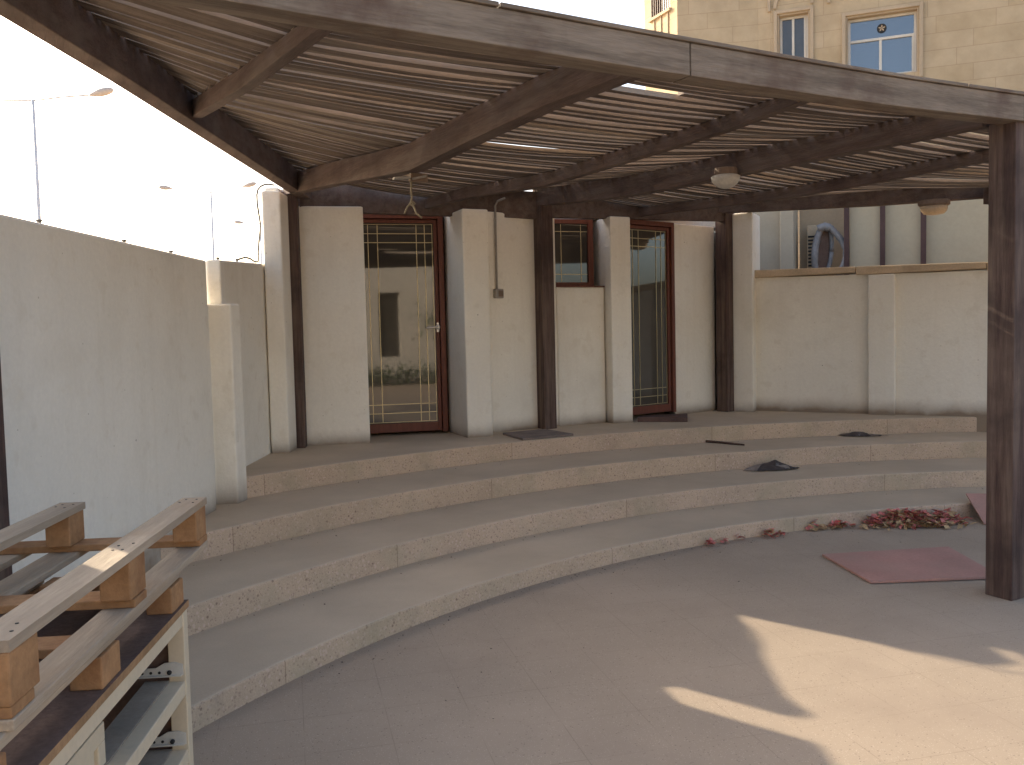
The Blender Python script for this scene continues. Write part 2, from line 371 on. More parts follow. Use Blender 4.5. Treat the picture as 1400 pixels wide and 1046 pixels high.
# ---- four curved steps
def limit(th):
    d = Vector((math.cos(th), math.sin(th))); best = 12.0
    if d.x < -1e-4: best = min(best, (LWX - 0.12 - C.x) / d.x)
    den = d.dot(RWN)
    if den > 1e-4: best = min(best, ((RW0 - C).dot(RWN) + 0.12) / den)
    return best
for i in range(4):
    r0 = RAD[i]; r1 = RAD[i + 1] + 0.06 if i < 3 else 11.5
    z = Z[i + 1]; mb = MB(); prev = None; bev = 0.012
    rs = random.Random(40 + i); marks = []; q = 58.0
    while q < 176:
        q += rs.uniform(1.3, 2.6) / r0 * 57.3; marks.append(R(q))
    ths = sorted([(R(58 + k * (176 - 58) / 520), 0) for k in range(521)] + [(m - 0.0022 / r0, 1) for m in marks] + [(m + 0.0022 / r0, 0) for m in marks])
    tints = []; cols = [(rs.uniform(0.95, 1.04), rs.uniform(-0.02, 0.02)) for _ in range(len(marks) + 2)]
    joint = False
    for th, jn in ths:
        lim = limit(th); ro = min(r1, lim)
        if ro <= r0 + 0.03:
            prev = None; joint = bool(jn); continue
        cs, sn = math.cos(th), math.sin(th)
        w = 0.004 * mnoise.noise(Vector((th * 6, i * 3.1, 0)))
        wz = 0.003 * mnoise.noise(Vector((th * 9, i * 5.7, 4)))
        chip = max(0.0, mnoise.noise(Vector((th * 55, i * 9.3, 7))) - 0.38) * 0.035      # worn and chipped arris
        b2 = bev + chip
        prof = [(r0 + w, -0.01), (r0 + w, z - b2 + wz), (r0 + w + b2 * 0.3, z - b2 * 0.3 + wz), (r0 + w + b2, z + wz), (max(ro, r0 + w + b2 + 0.004), z), (max(ro, r0 + w + b2 + 0.004), -0.01)]
        cur = len(mb.v)
        for r, h in prof: mb.v.append((C.x + r * cs, C.y + r * sn, h))
        si = sum(1 for m in marks if m < th)
        t = (0.55, 0.5, 0.46, 1) if joint else (cols[si][0], cols[si][0], cols[si][0] - cols[si][1], 1)
        if prev is None:
            mb.f.append(tuple(range(cur, cur + 6))); mb.m.append(1); tints.append(t)
        else:
            for j in range(5):
                mb.f.append((prev + j, prev + j + 1, cur + j + 1, cur + j)); mb.m.append(1 if j < 2 else 0); tints.append(t)
        prev = cur; joint = bool(jn)
    if prev is not None: mb.f.append(tuple(range(prev, prev + 6))); mb.m.append(1); tints.append((1, 1, 1, 1))
    o = mb.build('step', [M['tread'], M['riser']])
    ca = o.data.color_attributes.new('tint', 'FLOAT_COLOR', 'CORNER')
    for p, t in zip(o.data.polygons, tints):
        for li in p.loop_indices: ca.data[li].color = t
    struct(o, label=['lowest curved step', 'second curved step from the floor', 'third curved step from the floor', 'top curved platform in front of the doors'][i])

# ------------------------------------------------------------------ left boundary wall with stepped pier
lw = thing('boundary_wall', (-2.1, 4.0, 0), 'tall off-white plastered wall along the left side with a stepped pier', 'wall')
mb = MB()
mb.prism([(-2.2, -12), (LWX, -12), (LWX, 2.92), (-2.2, 3.09)], -0.05, 2.06)
mb.prism([(-2.2, 3.09), (LWX, 2.92), (LWX, 3.11), (-2.2, 3.28)], -0.05, 1.62)
mb.prism([(-2.2, 3.28), (LWX, 3.11), (-1.987, 5.86), (-2.187, 6.03)], -0.05, 2.06)
mb.prism([(-2.22, 6.42), (-2.045, 6.30), (-2.06, 7.62), (-2.20, 7.80)], -0.05, [2.10, 2.10, 2.17, 2.17])
o = mb.build('wall', M['plaster_left'], lw, bevel=0.014)
mb = MB()
mb.prism([(-2.20, 6.035), (-2.0, 5.864), (-2.05, 6.04), (-1.898, 6.05), (-1.88, 6.20), (-2.0, 6.35), (-2.21, 6.41)], -0.05, 1.78)
mb.prism([(-2.066, 6.12), (-1.977, 6.12), (-2.005, 6.295), (-2.215, 6.415), (-2.21, 6.25)], 1.778, 2.085)
mb.build('pier', M['plaster_left'], lw, bevel=0.012)
mb = MB()
for y in (2.2, 3.9, 4.75, 5.4):
    mb.lathe([(0.009, -0.02), (0.009, 0.012), (0.014, 0.014), (0.014, 0.02), (0.004, 0.024)], (-2.04, y, 2.06), 8)
mb.lathe([(0.009, -0.02), (0.009, 0.012), (0.014, 0.014), (0.014, 0.02), (0.004, 0.024)], (-2.02, 6.2, 2.085), 8)
mb.lathe([(0.009, -0.02), (0.009, 0.012), (0.014, 0.014), (0.014, 0.02), (0.004, 0.024)], (-2.10, 6.9, 2.135), 8)
mb.build('cable_clip', M['cable'], lw)

# ------------------------------------------------------------------ right boundary wall
rwall = thing('boundary_wall', (rw(3)[0], rw(3)[1], 0), 'off-white wall behind the steps on the right with sandstone coping', 'wall')
mb = MB()
mb.prism([rw(-0.05), rw(8.0), rw(8.0, 0.2), rw(-0.05, 0.2)], -0.05, [2.10, 1.94, 1.94, 2.10])
mb.build('wall', M['plaster_right'], rwall, bevel=0.006)
mb = MB()
mb.prism([rw(1.435, -0.085), rw(1.70, -0.085), rw(1.70, 0.05), rw(1.435, 0.05)], -0.05, 2.058)
mb.prism([rw(4.6, -0.085), rw(4.85, -0.085), rw(4.85, 0.05), rw(4.6, 0.05)], -0.05, 1.99)
mb.build('pilaster', M['plaster_right'], rwall, bevel=0.01)
mb = MB()
s = 0.0
for ln in (1.3, 1.25, 1.3, 1.2, 1.4, 1.5):
    mb.prism([rw(s + 0.003, -0.045), rw(s + ln - 0.003, -0.045), rw(s + ln - 0.003, 0.245), rw(s + 0.003, 0.245)], 2.098 - 0.02 * (s + ln) + 0.0215, [2.185 - 0.02 * s, 2.185 - 0.02 * (s + ln), 2.185 - 0.02 * (s + ln), 2.185 - 0.02 * s]); s += ln
mb.build('coping', M['coping'], rwall, bevel=0.008)

# ------------------------------------------------------------------ low curved building with two doors
bl = thing('changing_building', (0.3, 9.3, PZ), 'low off-white building with projecting fins, two glazed doors and a high window', 'building')
T = 2.70
mb = MB()
mb.prism([(-2.045, 7.46), (-1.90, 7.49), (-1.90, 7.76), (-2.10, 7.78)], 0.3, 2.762)
mb.prism([(-2.105, 7.785), (-1.985, 7.785), (-1.985, 7.95), (-1.91, 7.95), (-1.91, 8.13), (-2.21, 8.13)], 0.3, 2.84)                 # end wall beside the boundary wall; rear piece added to block leaking sun
mb.prism([(-1.925, 7.93), (-1.300, 8.065), (-1.62, 8.50), (-2.2, 8.45)], 0.3, T)               # first fin
mb.prism([(-0.635, 8.77), (-0.425, 8.262), (-0.190, 8.362), (-0.215, 8.70), (-0.40, 9.0)], 0.3, T - 0.012)   # second fin
mb.prism([(-0.20, 8.615), (0.435, 9.055), (0.28, 9.30), (-0.36, 8.86)], 0.3, T + 0.004)         # wall with the conduit
mb.prism([(0.435, 9.055), (0.470, 9.075), (0.40, 9.42), (0.28, 9.30)], 0.3, T)                  # jamb of the high window
mb.prism([(0.470, 9.075), (0.985, 9.325), (0.90, 9.66), (0.36, 9.46)], 0.3, 1.985)              # wall under the window
mb.prism([(1.045, 9.205), (1.270, 9.320), (1.175, 9.56), (0.90, 9.66), (0.955, 9.45)], 0.3, T + 0.006)         # third fin
mb.prism([(1.83, 9.96), (1.992, 10.095), (2.392, 10.412), (2.25, 10.75), (1.74, 10.2)], 0.3, T + 0.008)       # fourth fin
mb.prism([(2.56, 10.24), (2.75, 10.10), (2.95, 10.5), (2.66, 10.62)], 0.3, 2.83)                # end wall on the right
mb.build('wall', M['plaster'], bl, bevel=0.014)
mb = MB()
mb.prism([(-2.19, 8.14), (-1.92, 8.14), (-1.62, 8.47), (-0.66, 8.74), (-0.42, 8.72), (0.33, 9.26), (0.5, 9.44), (0.96, 9.50), (1.16, 9.48), (1.80, 9.98), (2.28, 10.55), (2.54, 10.62), (2.30, 13.15), (-2.19, 13.15)], 2.715, 2.88)
mb.build('roof', M['plaster_rear'], bl)
mb = MB()                                       # closing walls behind
mb.prism([(-2.19, 8.13), (-2.05, 8.13), (-2.05, 13.0), (-2.19, 13.0)], -0.02, 2.71)
mb.prism([(2.66, 10.64), (2.86, 10.55), (2.4, 13.0), (2.2, 13.0)], -0.02, 2.71)
mb.prism([(-2.19, 13.02), (2.4, 13.02), (2.4, 13.2), (-2.19, 13.2)], -0.02, 2.71)
mb.build('wall', M['plaster_rear'], bl)

def door(p0, ang_dir, width, z0, z1, handle=True, flip=False):
    """glazed door: frame with stiles and rails, tinted pane, brass strips inside the glass"""
    d = Vector(ang_dir).normalized(); n = Vector((d.y, -d.x))       # n faces the court
    P = lambda s, o, z: (p0[0] + d.x * s + n.x * o, p0[1] + d.y * s + n.y * o, z)
    def bar(mb, s0, s1, za, zb, o0, o1, m=0):
        a = Vector(P(s0, o0, za)); mb.obox(a, Vector(P(s1, o0, za)) - a, Vector(P(s0, o1, za)) - a, Vector((0, 0, zb - za)), m)
    fr = MB()
    bar(fr, 0, 0.05, z0, z1, -0.05, 0.05); bar(fr, width - 0.05, width, z0, z1, -0.05, 0.05)
    bar(fr, 0.05, width - 0.05, z1 - 0.05, z1, -0.05, 0.05)
    D = fr.build('door', M['door_wood'], bl, bevel=0.004)
    lf = MB(); a, b = 0.056, width - 0.056; zt = z1 - 0.056; zb = z0 + 0.012
    bar(lf, a, a + 0.035, zb, zt, -0.02, 0.025); bar(lf, b - 0.035, b, zb, zt, -0.02, 0.025)
    bar(lf, a + 0.035, b - 0.035, zt - 0.035, zt, -0.02, 0.025); bar(lf, a + 0.035, b - 0.035, zb, zb + 0.085, -0.02, 0.025)
    lf.build('leaf', M['door_wood'], D, bevel=0.004)
    ga, gb, gz0, gz1 = a + 0.035, b - 0.035, zb + 0.085, zt - 0.035
    gl = MB(); bar(gl, ga - 0.006, gb + 0.006, gz0 - 0.006, gz1 + 0.006, -0.004, 0.004)
    gl.build('glass', M['glass'], D)
    st = MB(); w = 0.0035
    for s in (ga + 0.012, ga + 0.145, ga + 0.235, gb - 0.165, gb - 0.085, gb - 0.012):
        ww = w if 0.05 < s - ga < gb - ga - 0.05 else 0.0025
        bar(st, s - ww, s + ww, gz0 + 0.012, gz1 - 0.012, 0.0042, 0.0085)
    for z in (gz0 + 0.012, gz0 + 0.10, gz0 + 0.185, gz1 - 0.185, gz1 - 0.10, gz1 - 0.012):
        ww = w if 0.05 < z - gz0 < gz1 - gz0 - 0.05 else 0.0025
        bar(st, ga + 0.008, gb - 0.008, z - ww, z + ww, 0.0046, 0.009)
    st.build('brass_strip', M['gold'], D)
    if handle:
        h = MB(); s = b - 0.017
        h.lathe([(0.026, 0), (0.026, 0.008), (0.012, 0.012), (0.011, 0.04)], P(s, 0.025, z0 + 1.02), 14, axis=(n.x, n.y, 0))
        h.tube([P(s, 0.06, z0 + 1.02), P(s - 0.03, 0.064, z0 + 1.021), P(s - 0.115, 0.062, z0 + 1.017)], [0.011, 0.010, 0.008], 10)
        h.lathe([(0.012, 0), (0.012, 0.007)], P(s, 0.025, z0 + 1.055), 10, axis=(n.x, n.y, 0))
        h.lathe([(0.012, 0), (0.012, 0.007)], P(s, 0.025, z0 + 0.985), 10, axis=(n.x, n.y, 0))
        h.build('handle', M['metal'], D, smooth=False)
door((-1.575, 8.495), (0.973, 0.230), 0.955, PZ + 0.02, 2.70)
door((1.13, 9.43), (0.790, 0.613), 0.855, PZ + 0.04, 2.705, handle=False)
# high window
wd = Vector((0.947, 0.32)).normalized(); wn = Vector((wd.y, -wd.x)); w0 = Vector((0.40, 9.30))
def wp(s, o, z): return Vector((w0.x + wd.x * s + wn.x * o, w0.y + wd.y * s + wn.y * o, z))
def wbar(mb, s0, s1, za, zb, o0, o1):
    a = wp(s0, o0, za); mb.obox(a, wp(s1, o0, za) - a, wp(s0, o1, za) - a, Vector((0, 0, zb - za)))
fr = MB(); wbar(fr, 0.02, 0.06, 2.0, 2.70, -0.04, 0.03); wbar(fr, 0.45, 0.51, 2.0, 2.70, -0.04, 0.03)
wbar(fr, 0.06, 0.45, 2.0, 2.045, -0.04, 0.03); wbar(fr, 0.06, 0.45, 2.655, 2.70, -0.04, 0.03)
W = fr.build('window', M['door_wood'], bl, bevel=0.003)
gl = MB(); wbar(gl, 0.055, 0.455, 2.04, 2.66, -0.004, 0.004); gl.build('glass', M['glass'], W)
st = MB()
for s in (0.15, 0.375): wbar(st, s - 0.003, s + 0.003, 2.05, 2.65, 0.0042, 0.008)
for z in (2.13, 2.575): wbar(st, 0.06, 0.45, z - 0.003, z + 0.003, 0.0046, 0.0085)
st.build('brass_strip', M['gold'], W)
sl = MB(); sl.prism([(0.475, 9.07), (0.99, 9.32), (0.93, 9.50), (0.42, 9.30)], 1.986, 1.998)
sl.build('sill', M['door_wood'], bl)

# socket box with conduit on the wall between the second fin and the middle post
sd = Vector((0.822, 0.57)).normalized(); sn = Vector((sd.y, -sd.x))
def sp(s, o, z): return (-0.20 + sd.x * s + sn.x * o, 8.615 + sd.y * s + sn.y * o, z)
sb = thing('socket_box', sp(0.10, 0, 1.9), 'small grey socket box fed by a thin conduit from the pergola roof', 'socket')
mb = MB(); a = Vector(sp(0.045, 0.0, 1.87)); mb.obox(a, Vector(sp(0.14, 0, 1.87)) - a, Vector(sp(0.045, 0.045, 1.87)) - a, Vector((0, 0, 0.09)))
mb.build('box', M['plastic'], sb, bevel=0.006)
mb = MB(); a = Vector(sp(0.078, 0.0455, 1.885)); mb.obox(a, Vector(sp(0.135, 0.0455, 1.885)) - a, Vector(sp(0.078, 0.05, 1.885)) - a, Vector((0, 0, 0.06)))
mb.build('cover', M['lampbase'], sb, bevel=0.002)
mb = MB(); mb.tube([sp(0.08, 0.016, 1.955), sp(0.08, 0.016, 2.4), sp(0.08, 0.02, 2.76), sp(0.09, 0.05, 2.80), sp(0.12, 0.13, 2.82)], 0.011, 8)
mb.build('conduit', M['plastic'], sb, smooth=True)

# ------------------------------------------------------------------ pergola
FD = Vector((0.8737, 0.4866)); FN = Vector((-0.4866, 0.8737))     # along / away from the front beam
F0 = Vector((-0.17, 3.17))
def fx(x): return 3.2647 + 0.557 * x                                # front beam outer face
pg = thing('pergola', (0.4, 6.0, 0), 'large dark timber pergola with closely laid roof slats over the steps', 'pergola')
def post(c, d, a, z0, z1):
    mb = MB(); mb.rect(c, d, a, a, z0, z1)
    # boards planted on the faces make the arrises uneven
    return mb.build('post', M['post_wood'], pg, bevel=0.006)
post((-1.905, 7.84), (1, 0.1), 0.135, PZ, 2.80)
post((0.345, 8.905), (0.86, 0.5), 0.142, PZ, 2.80)
post((2.485, 10.285), (0.8, 0.6), 0.155, PZ, 2.84)
def cut_post(c, d, a, z0, z1):
    """front post: a core with a thinner board nailed on its inner side"""
    d = Vector(d).normalized(); n = Vector((-d.y, d.x))
    mb = MB(); mb.rect((c[0] - d.x * 0.012, c[1] - d.y * 0.012), d, a - 0.024, a, z0, z1)
    mb.rect((c[0] + d.x * (a / 2 - 0.010), c[1] + d.y * (a / 2 - 0.010)), d, 0.022, a - 0.012, z0 + 0.004, z1 - 0.02)
    return mb.build('post', M['post_wood'], pg, bevel=0.005)
cut_post((2.754, 4.915), (0.88, 0.475), 0.155, 0.0, 2.62)
post((-1.893, 3.106), (1, 0.0), 0.14, Z[1], 2.76)
post((6.1, 6.76), (0.88, 0.475), 0.155, 0.0, 2.64)

# front beam: grey weathered fascia with a thin cap board
def fb(x, z, o=0.0): return (x + FN.x * (0.06 + o), fx(x) + FN.y * (0.06 + o), z)
zf = [(-1.86, 2.60), (-0.67, 2.579), (0.02, 2.575), (0.6, 2.5715), (1.17, 2.573), (1.78, 2.578), (2.22, 2.588), (2.71, 2.604), (3.2, 2.612), (5.5, 2.64), (8.3, 2.68)]
def zfront(x):
    for (a, za), (b, zb) in zip(zf, zf[1:]):
        if a <= x <= b: return za + (zb - za) * (x - a) / (b - a)
    return zf[0][1] if x < zf[0][0] else zf[-1][1]
def seg(x0, x1, n=6): return [fb(x, zfront(x)) for x in [x0 + (x1 - x0) * k / n for k in range(n + 1)]]
for x0, x1 in ((-1.86, 0.755), (0.760, 2.76), (2.765, 8.3)):
    MB().beam(seg(x0, x1), 0.12, 0.132).build('front_beam', M['fascia_wood'], pg, bevel=0.004)
for x0, x1 in ((-1.86, -0.02), (-0.013, 2.33), (2.337, 5.0), (5.006, 8.3)):
    cp = [(p[0], p[1], p[2] + 0.1335) for p in [fb(x, zfront(x), -0.004) for x in [x0 + (x1 - x0) * k / 6 for k in range(7)]]]
    MB().beam(cp, 0.135, 0.017).build('cap_board', M['fascia_wood'], pg, bevel=0.003)
# edge beam along the left boundary wall
EB = [(-1.78, 2.22, 2.72), (-1.78, 4.2, 2.75), (-1.78, 5.6, 2.75), (-1.79, 7.95, 2.755)]
MB().beam(EB, 0.10, 0.19).build('edge_beam', M['rafter_wood'], pg, bevel=0.005)
# back beams from post to post
MB().beam([(-1.86, 7.985, 2.655), (0.33, 8.93, 2.655)], 0.08, 0.265).build('back_beam', M['rafter_wood'], pg, bevel=0.004)
MB().beam([(0.37, 8.915, 2.668), (2.44, 10.235, 2.745)], 0.08, 0.25).build('back_beam', M['rafter_wood'], pg, bevel=0.004)
EE = [(2.40, 10.20, 2.83), (3.95, 9.62, 2.80), (4.9, 9.22, 2.80), (8.25, 7.86, 2.80)]
MB().beam(EE, 0.10, 0.16).build('edge_beam', M['rafter_wood'], pg, bevel=0.005)
# rafters: bottom centre lines, width, height (they have sunk between the front beam and the posts)
def onA(y): return 0.475 - 0.5952 * (y - 3.82)
RAFT = {
 'thin_left': ([(-0.44, 3.12, 2.655), (-0.666, 3.33, 2.66), (-1.2, 4.2, 2.70), (-1.72, 5.02, 2.775)], 0.06, [0.055, 0.065, 0.09, 0.09]),
 'A': ([(onA(3.72), 3.72, 2.585), (onA(4.27), 4.27, 2.598), (onA(4.85), 4.85, 2.58), (onA(5.56), 5.56, 2.55), (onA(6.1), 6.1, 2.605), (onA(6.77), 6.77, 2.68), (onA(7.82), 7.82, 2.775)], 0.10, [0.13, 0.15, 0.165, 0.165, 0.165, 0.165, 0.165]),
 'B': ([(1.60, 4.30, 2.665), (1.245, 5.16, 2.655), (0.79, 5.87, 2.632), (0.31, 6.62, 2.615), (0.0, 7.12, 2.65), (-0.34, 7.66, 2.69), (-0.78, 8.47, 2.715)], 0.06, [0.055, 0.085, 0.09, 0.09, 0.09, 0.09, 0.09]),
 'C': ([(2.66, 4.98, 2.615), (1.82, 6.38, 2.645), (1.34, 7.18, 2.657), (0.98, 7.78, 2.68), (0.29, 8.955, 2.785)], 0.10, [0.125, 0.165, 0.172, 0.172, 0.172]),
 'D': ([(4.02, 5.58, 2.66), (3.34, 6.29, 2.65), (2.85, 7.11, 2.64), (2.45, 7.785, 2.645), (1.9, 8.7, 2.69), (1.36, 9.62, 2.74)], 0.06, [0.06, 0.085, 0.09, 0.09, 0.09, 0.09]),
 'F': ([(6.05, 6.8, 2.64), (5.3, 8.0, 2.67), (4.86, 9.10, 2.72)], 0.10, [0.11, 0.165, 0.165]),
}
for k, (pts, w, h) in RAFT.items():
    MB().beam(pts, w, h).build('rafter', M['rafter_wood'], pg, bevel=0.004)
# slats: run parallel to the front beam and rest on the rafters, one panel per bay
lines = [[(x, y, z + 0.19) for x, y, z in EB]] + [[(p[0], p[1], p[2] + hh) for p, hh in zip(pts, h)] for pts, w, h in
         (RAFT['thin_left'], RAFT['A'], RAFT['B'], RAFT['C'], RAFT['D'], RAFT['F'])] + [[(x, y, z + 0.16) for x, y, z in EE]]
def hits(dd):
    out = []
    for li, ln in enumerate(lines):
        for a, b in zip(ln, ln[1:]):
            a, b = Vector(a), Vector(b)
            da = a.xy.dot(FN) - dd; db = b.xy.dot(FN) - dd
            if da * db <= 0 and abs(da - db) > 1e-6:
                t = da / (da - db); p = a.lerp(b, t)
                out.append((p.xy.dot(FD), p.z, li)); break
    return sorted(out)
d_front = F0.dot(FN) + 0.14
bays = {}
SHORT = {8: 0.64, 9: 0.60, 15: 0.24}
dd = d_front; k = 0
while dd < 7.67:
    h = hits(dd)
    for (t0, z0, l0), (t1, z1, l1) in zip(h, h[1:]):
        if t1 - t0 < 0.05: continue
        mb = bays.setdefault((l0, l1) if (l0, l1) != (0, 2) else (1, 2), MB())
        jit = random.uniform(-0.009, 0.009); gapped = (l0, l1) == (2, 3)
        sag = random.uniform(0.004, 0.036) * min(1.0, ((t1 - t0) / 1.6) ** 2)
        bow = random.uniform(-0.010, 0.010) * min(1.0, (t1 - t0) / 1.5)
        ov0 = random.uniform(0.005, 0.03); ov1 = random.uniform(0.005, 0.03)
        pts = []
        n = 7
        for j in range(n):
            u = j / (n - 1); t = t0 - ov0 + (t1 - t0 + ov0 + ov1) * u
            s = 4 * u * (1 - u)
            q = FD * t + FN * (dd + jit + bow * s)
            pts.append((q.x, q.y, z0 + (z1 - z0) * u - sag * s + 0.003))
        if gapped and k in SHORT:            # two broken laths leave slits of sky
            u0 = SHORT[k]; pts = [Vector(pts[0]).lerp(Vector(pts[-1]), u0 + (1 - u0) * j / 6) for j in range(7)]
        nf = len(mb.f); pale = random.random() < 0.16; mb.beam(pts, random.uniform(0.041, 0.050), random.uniform(0.021, 0.027))
        for q in range(nf, len(mb.f)):
            if (q - nf) % 4 in (1, 3) or q >= len(mb.f) - 2: mb.m[q] = 1  # sides get the paler colour that paints in the bounced light
            elif pale: mb.m[q] = 1
    dd += 0.0705; k += 1
for kk, mb in bays.items():
    mb.build('slat_panel', [M['slat_wood'], M['slat_edge']], pg)

# ------------------------------------------------------------------ light fittings and cables under the pergola
def dome(loc, label, grp, r=0.125):
    t = thing('ceiling_light', loc, label, 'lamp', grp)
    MB().lathe([(r * 0.72, 0.05), (r * 0.80, 0.045), (r * 0.80, 0.0)], loc, 24).build('base', M['lampbase'], t, smooth=False)
    prof = [(r * 0.80, -0.001)] + [(r * math.cos(a), -0.012 - 0.085 * math.sin(a)) for a in [R(x) for x in (0, 20, 40, 60, 75, 88)]]
    MB().lathe(prof, loc, 28).build('diffuser', M['lampglass'], t, smooth=True)
    return t
dome((1.58, 6.50, 2.64), 'round bulkhead lamp with pale dome under the middle heavy rafter', 'bulkhead lamps under the pergola', 0.105)
t = thing('ceiling_light', (4.42, 9.12, 2.80), 'square-shouldered brown lamp hanging under the right edge beam', 'lamp', 'bulkhead lamps under the pergola')
MB().lathe([(0.155, 0.0), (0.155, -0.045), (0.135, -0.06)], (4.42, 9.30, 2.80), 8).build('base', M['lampbase'], t)
MB().lathe([(0.133, -0.061), (0.128, -0.10), (0.10, -0.135), (0.05, -0.145)], (4.42, 9.30, 2.80), 20).build('diffuser', M['coping'], t, smooth=True)
t = thing('broken_light', (-0.62, 5.66, 2.55), 'broken light fitting with loose pale wires dangling above first door', 'lamp', 'bulkhead lamps under the pergola')
mb = MB(); mb.obox((-0.60, 5.60, 2.50), (0.10, 0.06, 0), (-0.02, 0.04, 0), (0, 0, 0.05)); mb.build('base', M['lampbase'], t, bevel=0.004)
mb = MB(); mb.obox((-0.70, 5.585, 2.512), (0.10, 0.0, 0), (-0.02, 0.05, 0), (0, 0, 0.012)); mb.obox((-0.585, 5.585, 2.505), (0.08, 0.035, 0.02), (-0.02, 0.05, 0), (0, 0, 0.012)); mb.build('bracket', M['plastic'], t)
mb = MB()
mb.tube([(-0.60, 5.62, 2.50), (-0.605, 5.62, 2.44), (-0.60, 5.62, 2.40), (-0.61, 5.62, 2.36)], 0.007, 6)
mb.tube([(-0.605, 5.62, 2.37), (-0.63, 5.62, 2.34), (-0.65, 5.62, 2.30)], 0.005, 6)
mb.tube([(-0.60, 5.62, 2.37), (-0.585, 5.62, 2.33), (-0.575, 5.62, 2.30), (-0.54, 5.62, 2.27)], 0.006, 6)
mb.tube([(-0.615, 5.62, 2.36), (-0.595, 5.615, 2.375), (-0.58, 5.62, 2.36), (-0.60, 5.625, 2.35), (-0.62, 5.62, 2.362)], 0.006, 6)
mb.build('wire', M['wire'], t, smooth=True)
mb = MB()
mb.tube([(-1.93, 7.43, 2.80), (-1.97, 7.43, 2.808), (-2.01, 7.44, 2.808), (-2.045, 7.445, 2.795), (-2.07, 7.45, 2.77), (-2.083, 7.46, 2.73), (-2.086, 7.47, 2.66), (-2.082, 7.49, 2.58), (-2.08, 7.52, 2.50), (-2.095, 7.56, 2.44), (-2.12, 7.60, 2.36), (-2.13, 7.60, 2.27),
         (-2.12, 7.56, 2.19), (-2.11, 7.48, 2.178), (-2.10, 7.38, 2.17), (-2.10, 7.25, 2.185), (-2.10, 7.12, 2.185), (-2.10, 7.0, 2.165), (-2.10, 6.92, 2.15)], 0.008, 8)
tag(mb.build('cable', M['cable'], None, base=(-2.1, 7.4, 2.2), smooth=True), 'grey cable looping over the end wall corner beside the left post', 'cable')

# ------------------------------------------------------------------ things lying about
def quad_slab(name, pts, th, mat, label, cat, group=None, bevel=0.002):
    """slab from four top corners"""
    P = [Vector(p) for p in pts]; n = (P[1] - P[0]).cross(P[3] - P[0]).normalized()
    if n.z < 0: n = -n
    mb = MB(); i = 0
    for p in P: mb.v.append(tuple(p))
    for p in P: mb.v.append(tuple(p - n * th))
    mb.f += [(0, 1, 2, 3), (7, 6, 5, 4)] + [(k, (k + 1) % 4, 4 + (k + 1) % 4, 4 + k) for k in range(4)]; mb.m += [0] * 6
    c = sum(P, Vector()) / 4
    return tag(mb.build(name, mat, None, base=tuple(c), bevel=bevel), label, cat, group)
quad_slab('red_board', [(2.04, 5.84, 0.020), (2.10, 5.19, 0.020), (2.90, 5.23, 0.020), (2.94, 5.96, 0.020)], 0.015, M['redmat'],
          'dull red sheet lying flat on the patio in front of the post', 'board')
quad_slab('red_board', [(3.60, 7.02, 0.175), (3.545, 6.64, 0.016), (4.25, 6.46, 0.016), (4.30, 6.86, 0.175)], 0.012, M['redmat'],
          'dull red sheet leaning on the lowest step behind the post', 'board')
quad_slab('doormat', [(-0.10, 8.42, PZ + 0.022), (0.085, 7.945, PZ + 0.022), (0.56, 8.20, PZ + 0.024), (0.31, 8.66, PZ + 0.024)], 0.02, M['doormat'],
          'flat grey doormat on the platform edge beside the middle post', 'doormat')
mb = MB(); mb.prism([(1.31, 9.30), (1.815, 9.19), (1.90, 9.62), (1.36, 9.45)], PZ - 0.001, PZ + 0.05)
tag(mb.build('door_block', M['threshold'], None, base=(1.6, 9.4, PZ), bevel=0.006), 'low dark brown block lying in front of the second door', 'block')

def crumple(name, c, rx, ry, h, mat, label, cat, rot=0.0, n=14, seed=0, folds=1.0):
    mb = MB(); rnd = random.Random(seed); idx = {}
    for i in range(n + 1):
        for j in range(n + 1):
            u = i / n * 2 - 1; v = j / n * 2 - 1
            edge = 1 + 0.28 * mnoise.noise(Vector((u * 2.3 + seed, v * 2.3, 1.7)))
            x = u * rx * edge; y = v * ry * edge
            e = max(abs(u), abs(v))
            f = abs(mnoise.noise(Vector((u * 1.5 + seed * 3.1, v * 1.5, 0.3)))) + 0.3 * abs(mnoise.noise(Vector((u * 3.4 + seed, v * 3.4, 2.3))))
            z = h * (1 - e ** 2.2) * (0.35 + 1.3 * f * folds) + 0.004 + 0.010 * abs(mnoise.noise(Vector((u * 4, v * 4, seed)))) * e
            X = x * math.cos(rot) - y * math.sin(rot); Y = x * math.sin(rot) + y * math.cos(rot)
            idx[i, j] = len(mb.v); mb.v.append((c[0] + X, c[1] + Y, c[2] + z))
    for i in range(n):
        for j in range(n):
            mb.f.append((idx[i, j], idx[i + 1, j], idx[i + 1, j + 1], idx[i, j + 1])); mb.m.append(0)
    o = mb.build(name, mat, None, base=c)
    so = o.modifiers.new('thickness', 'SOLIDIFY'); so.thickness = 0.002
    return tag(o, label, cat)
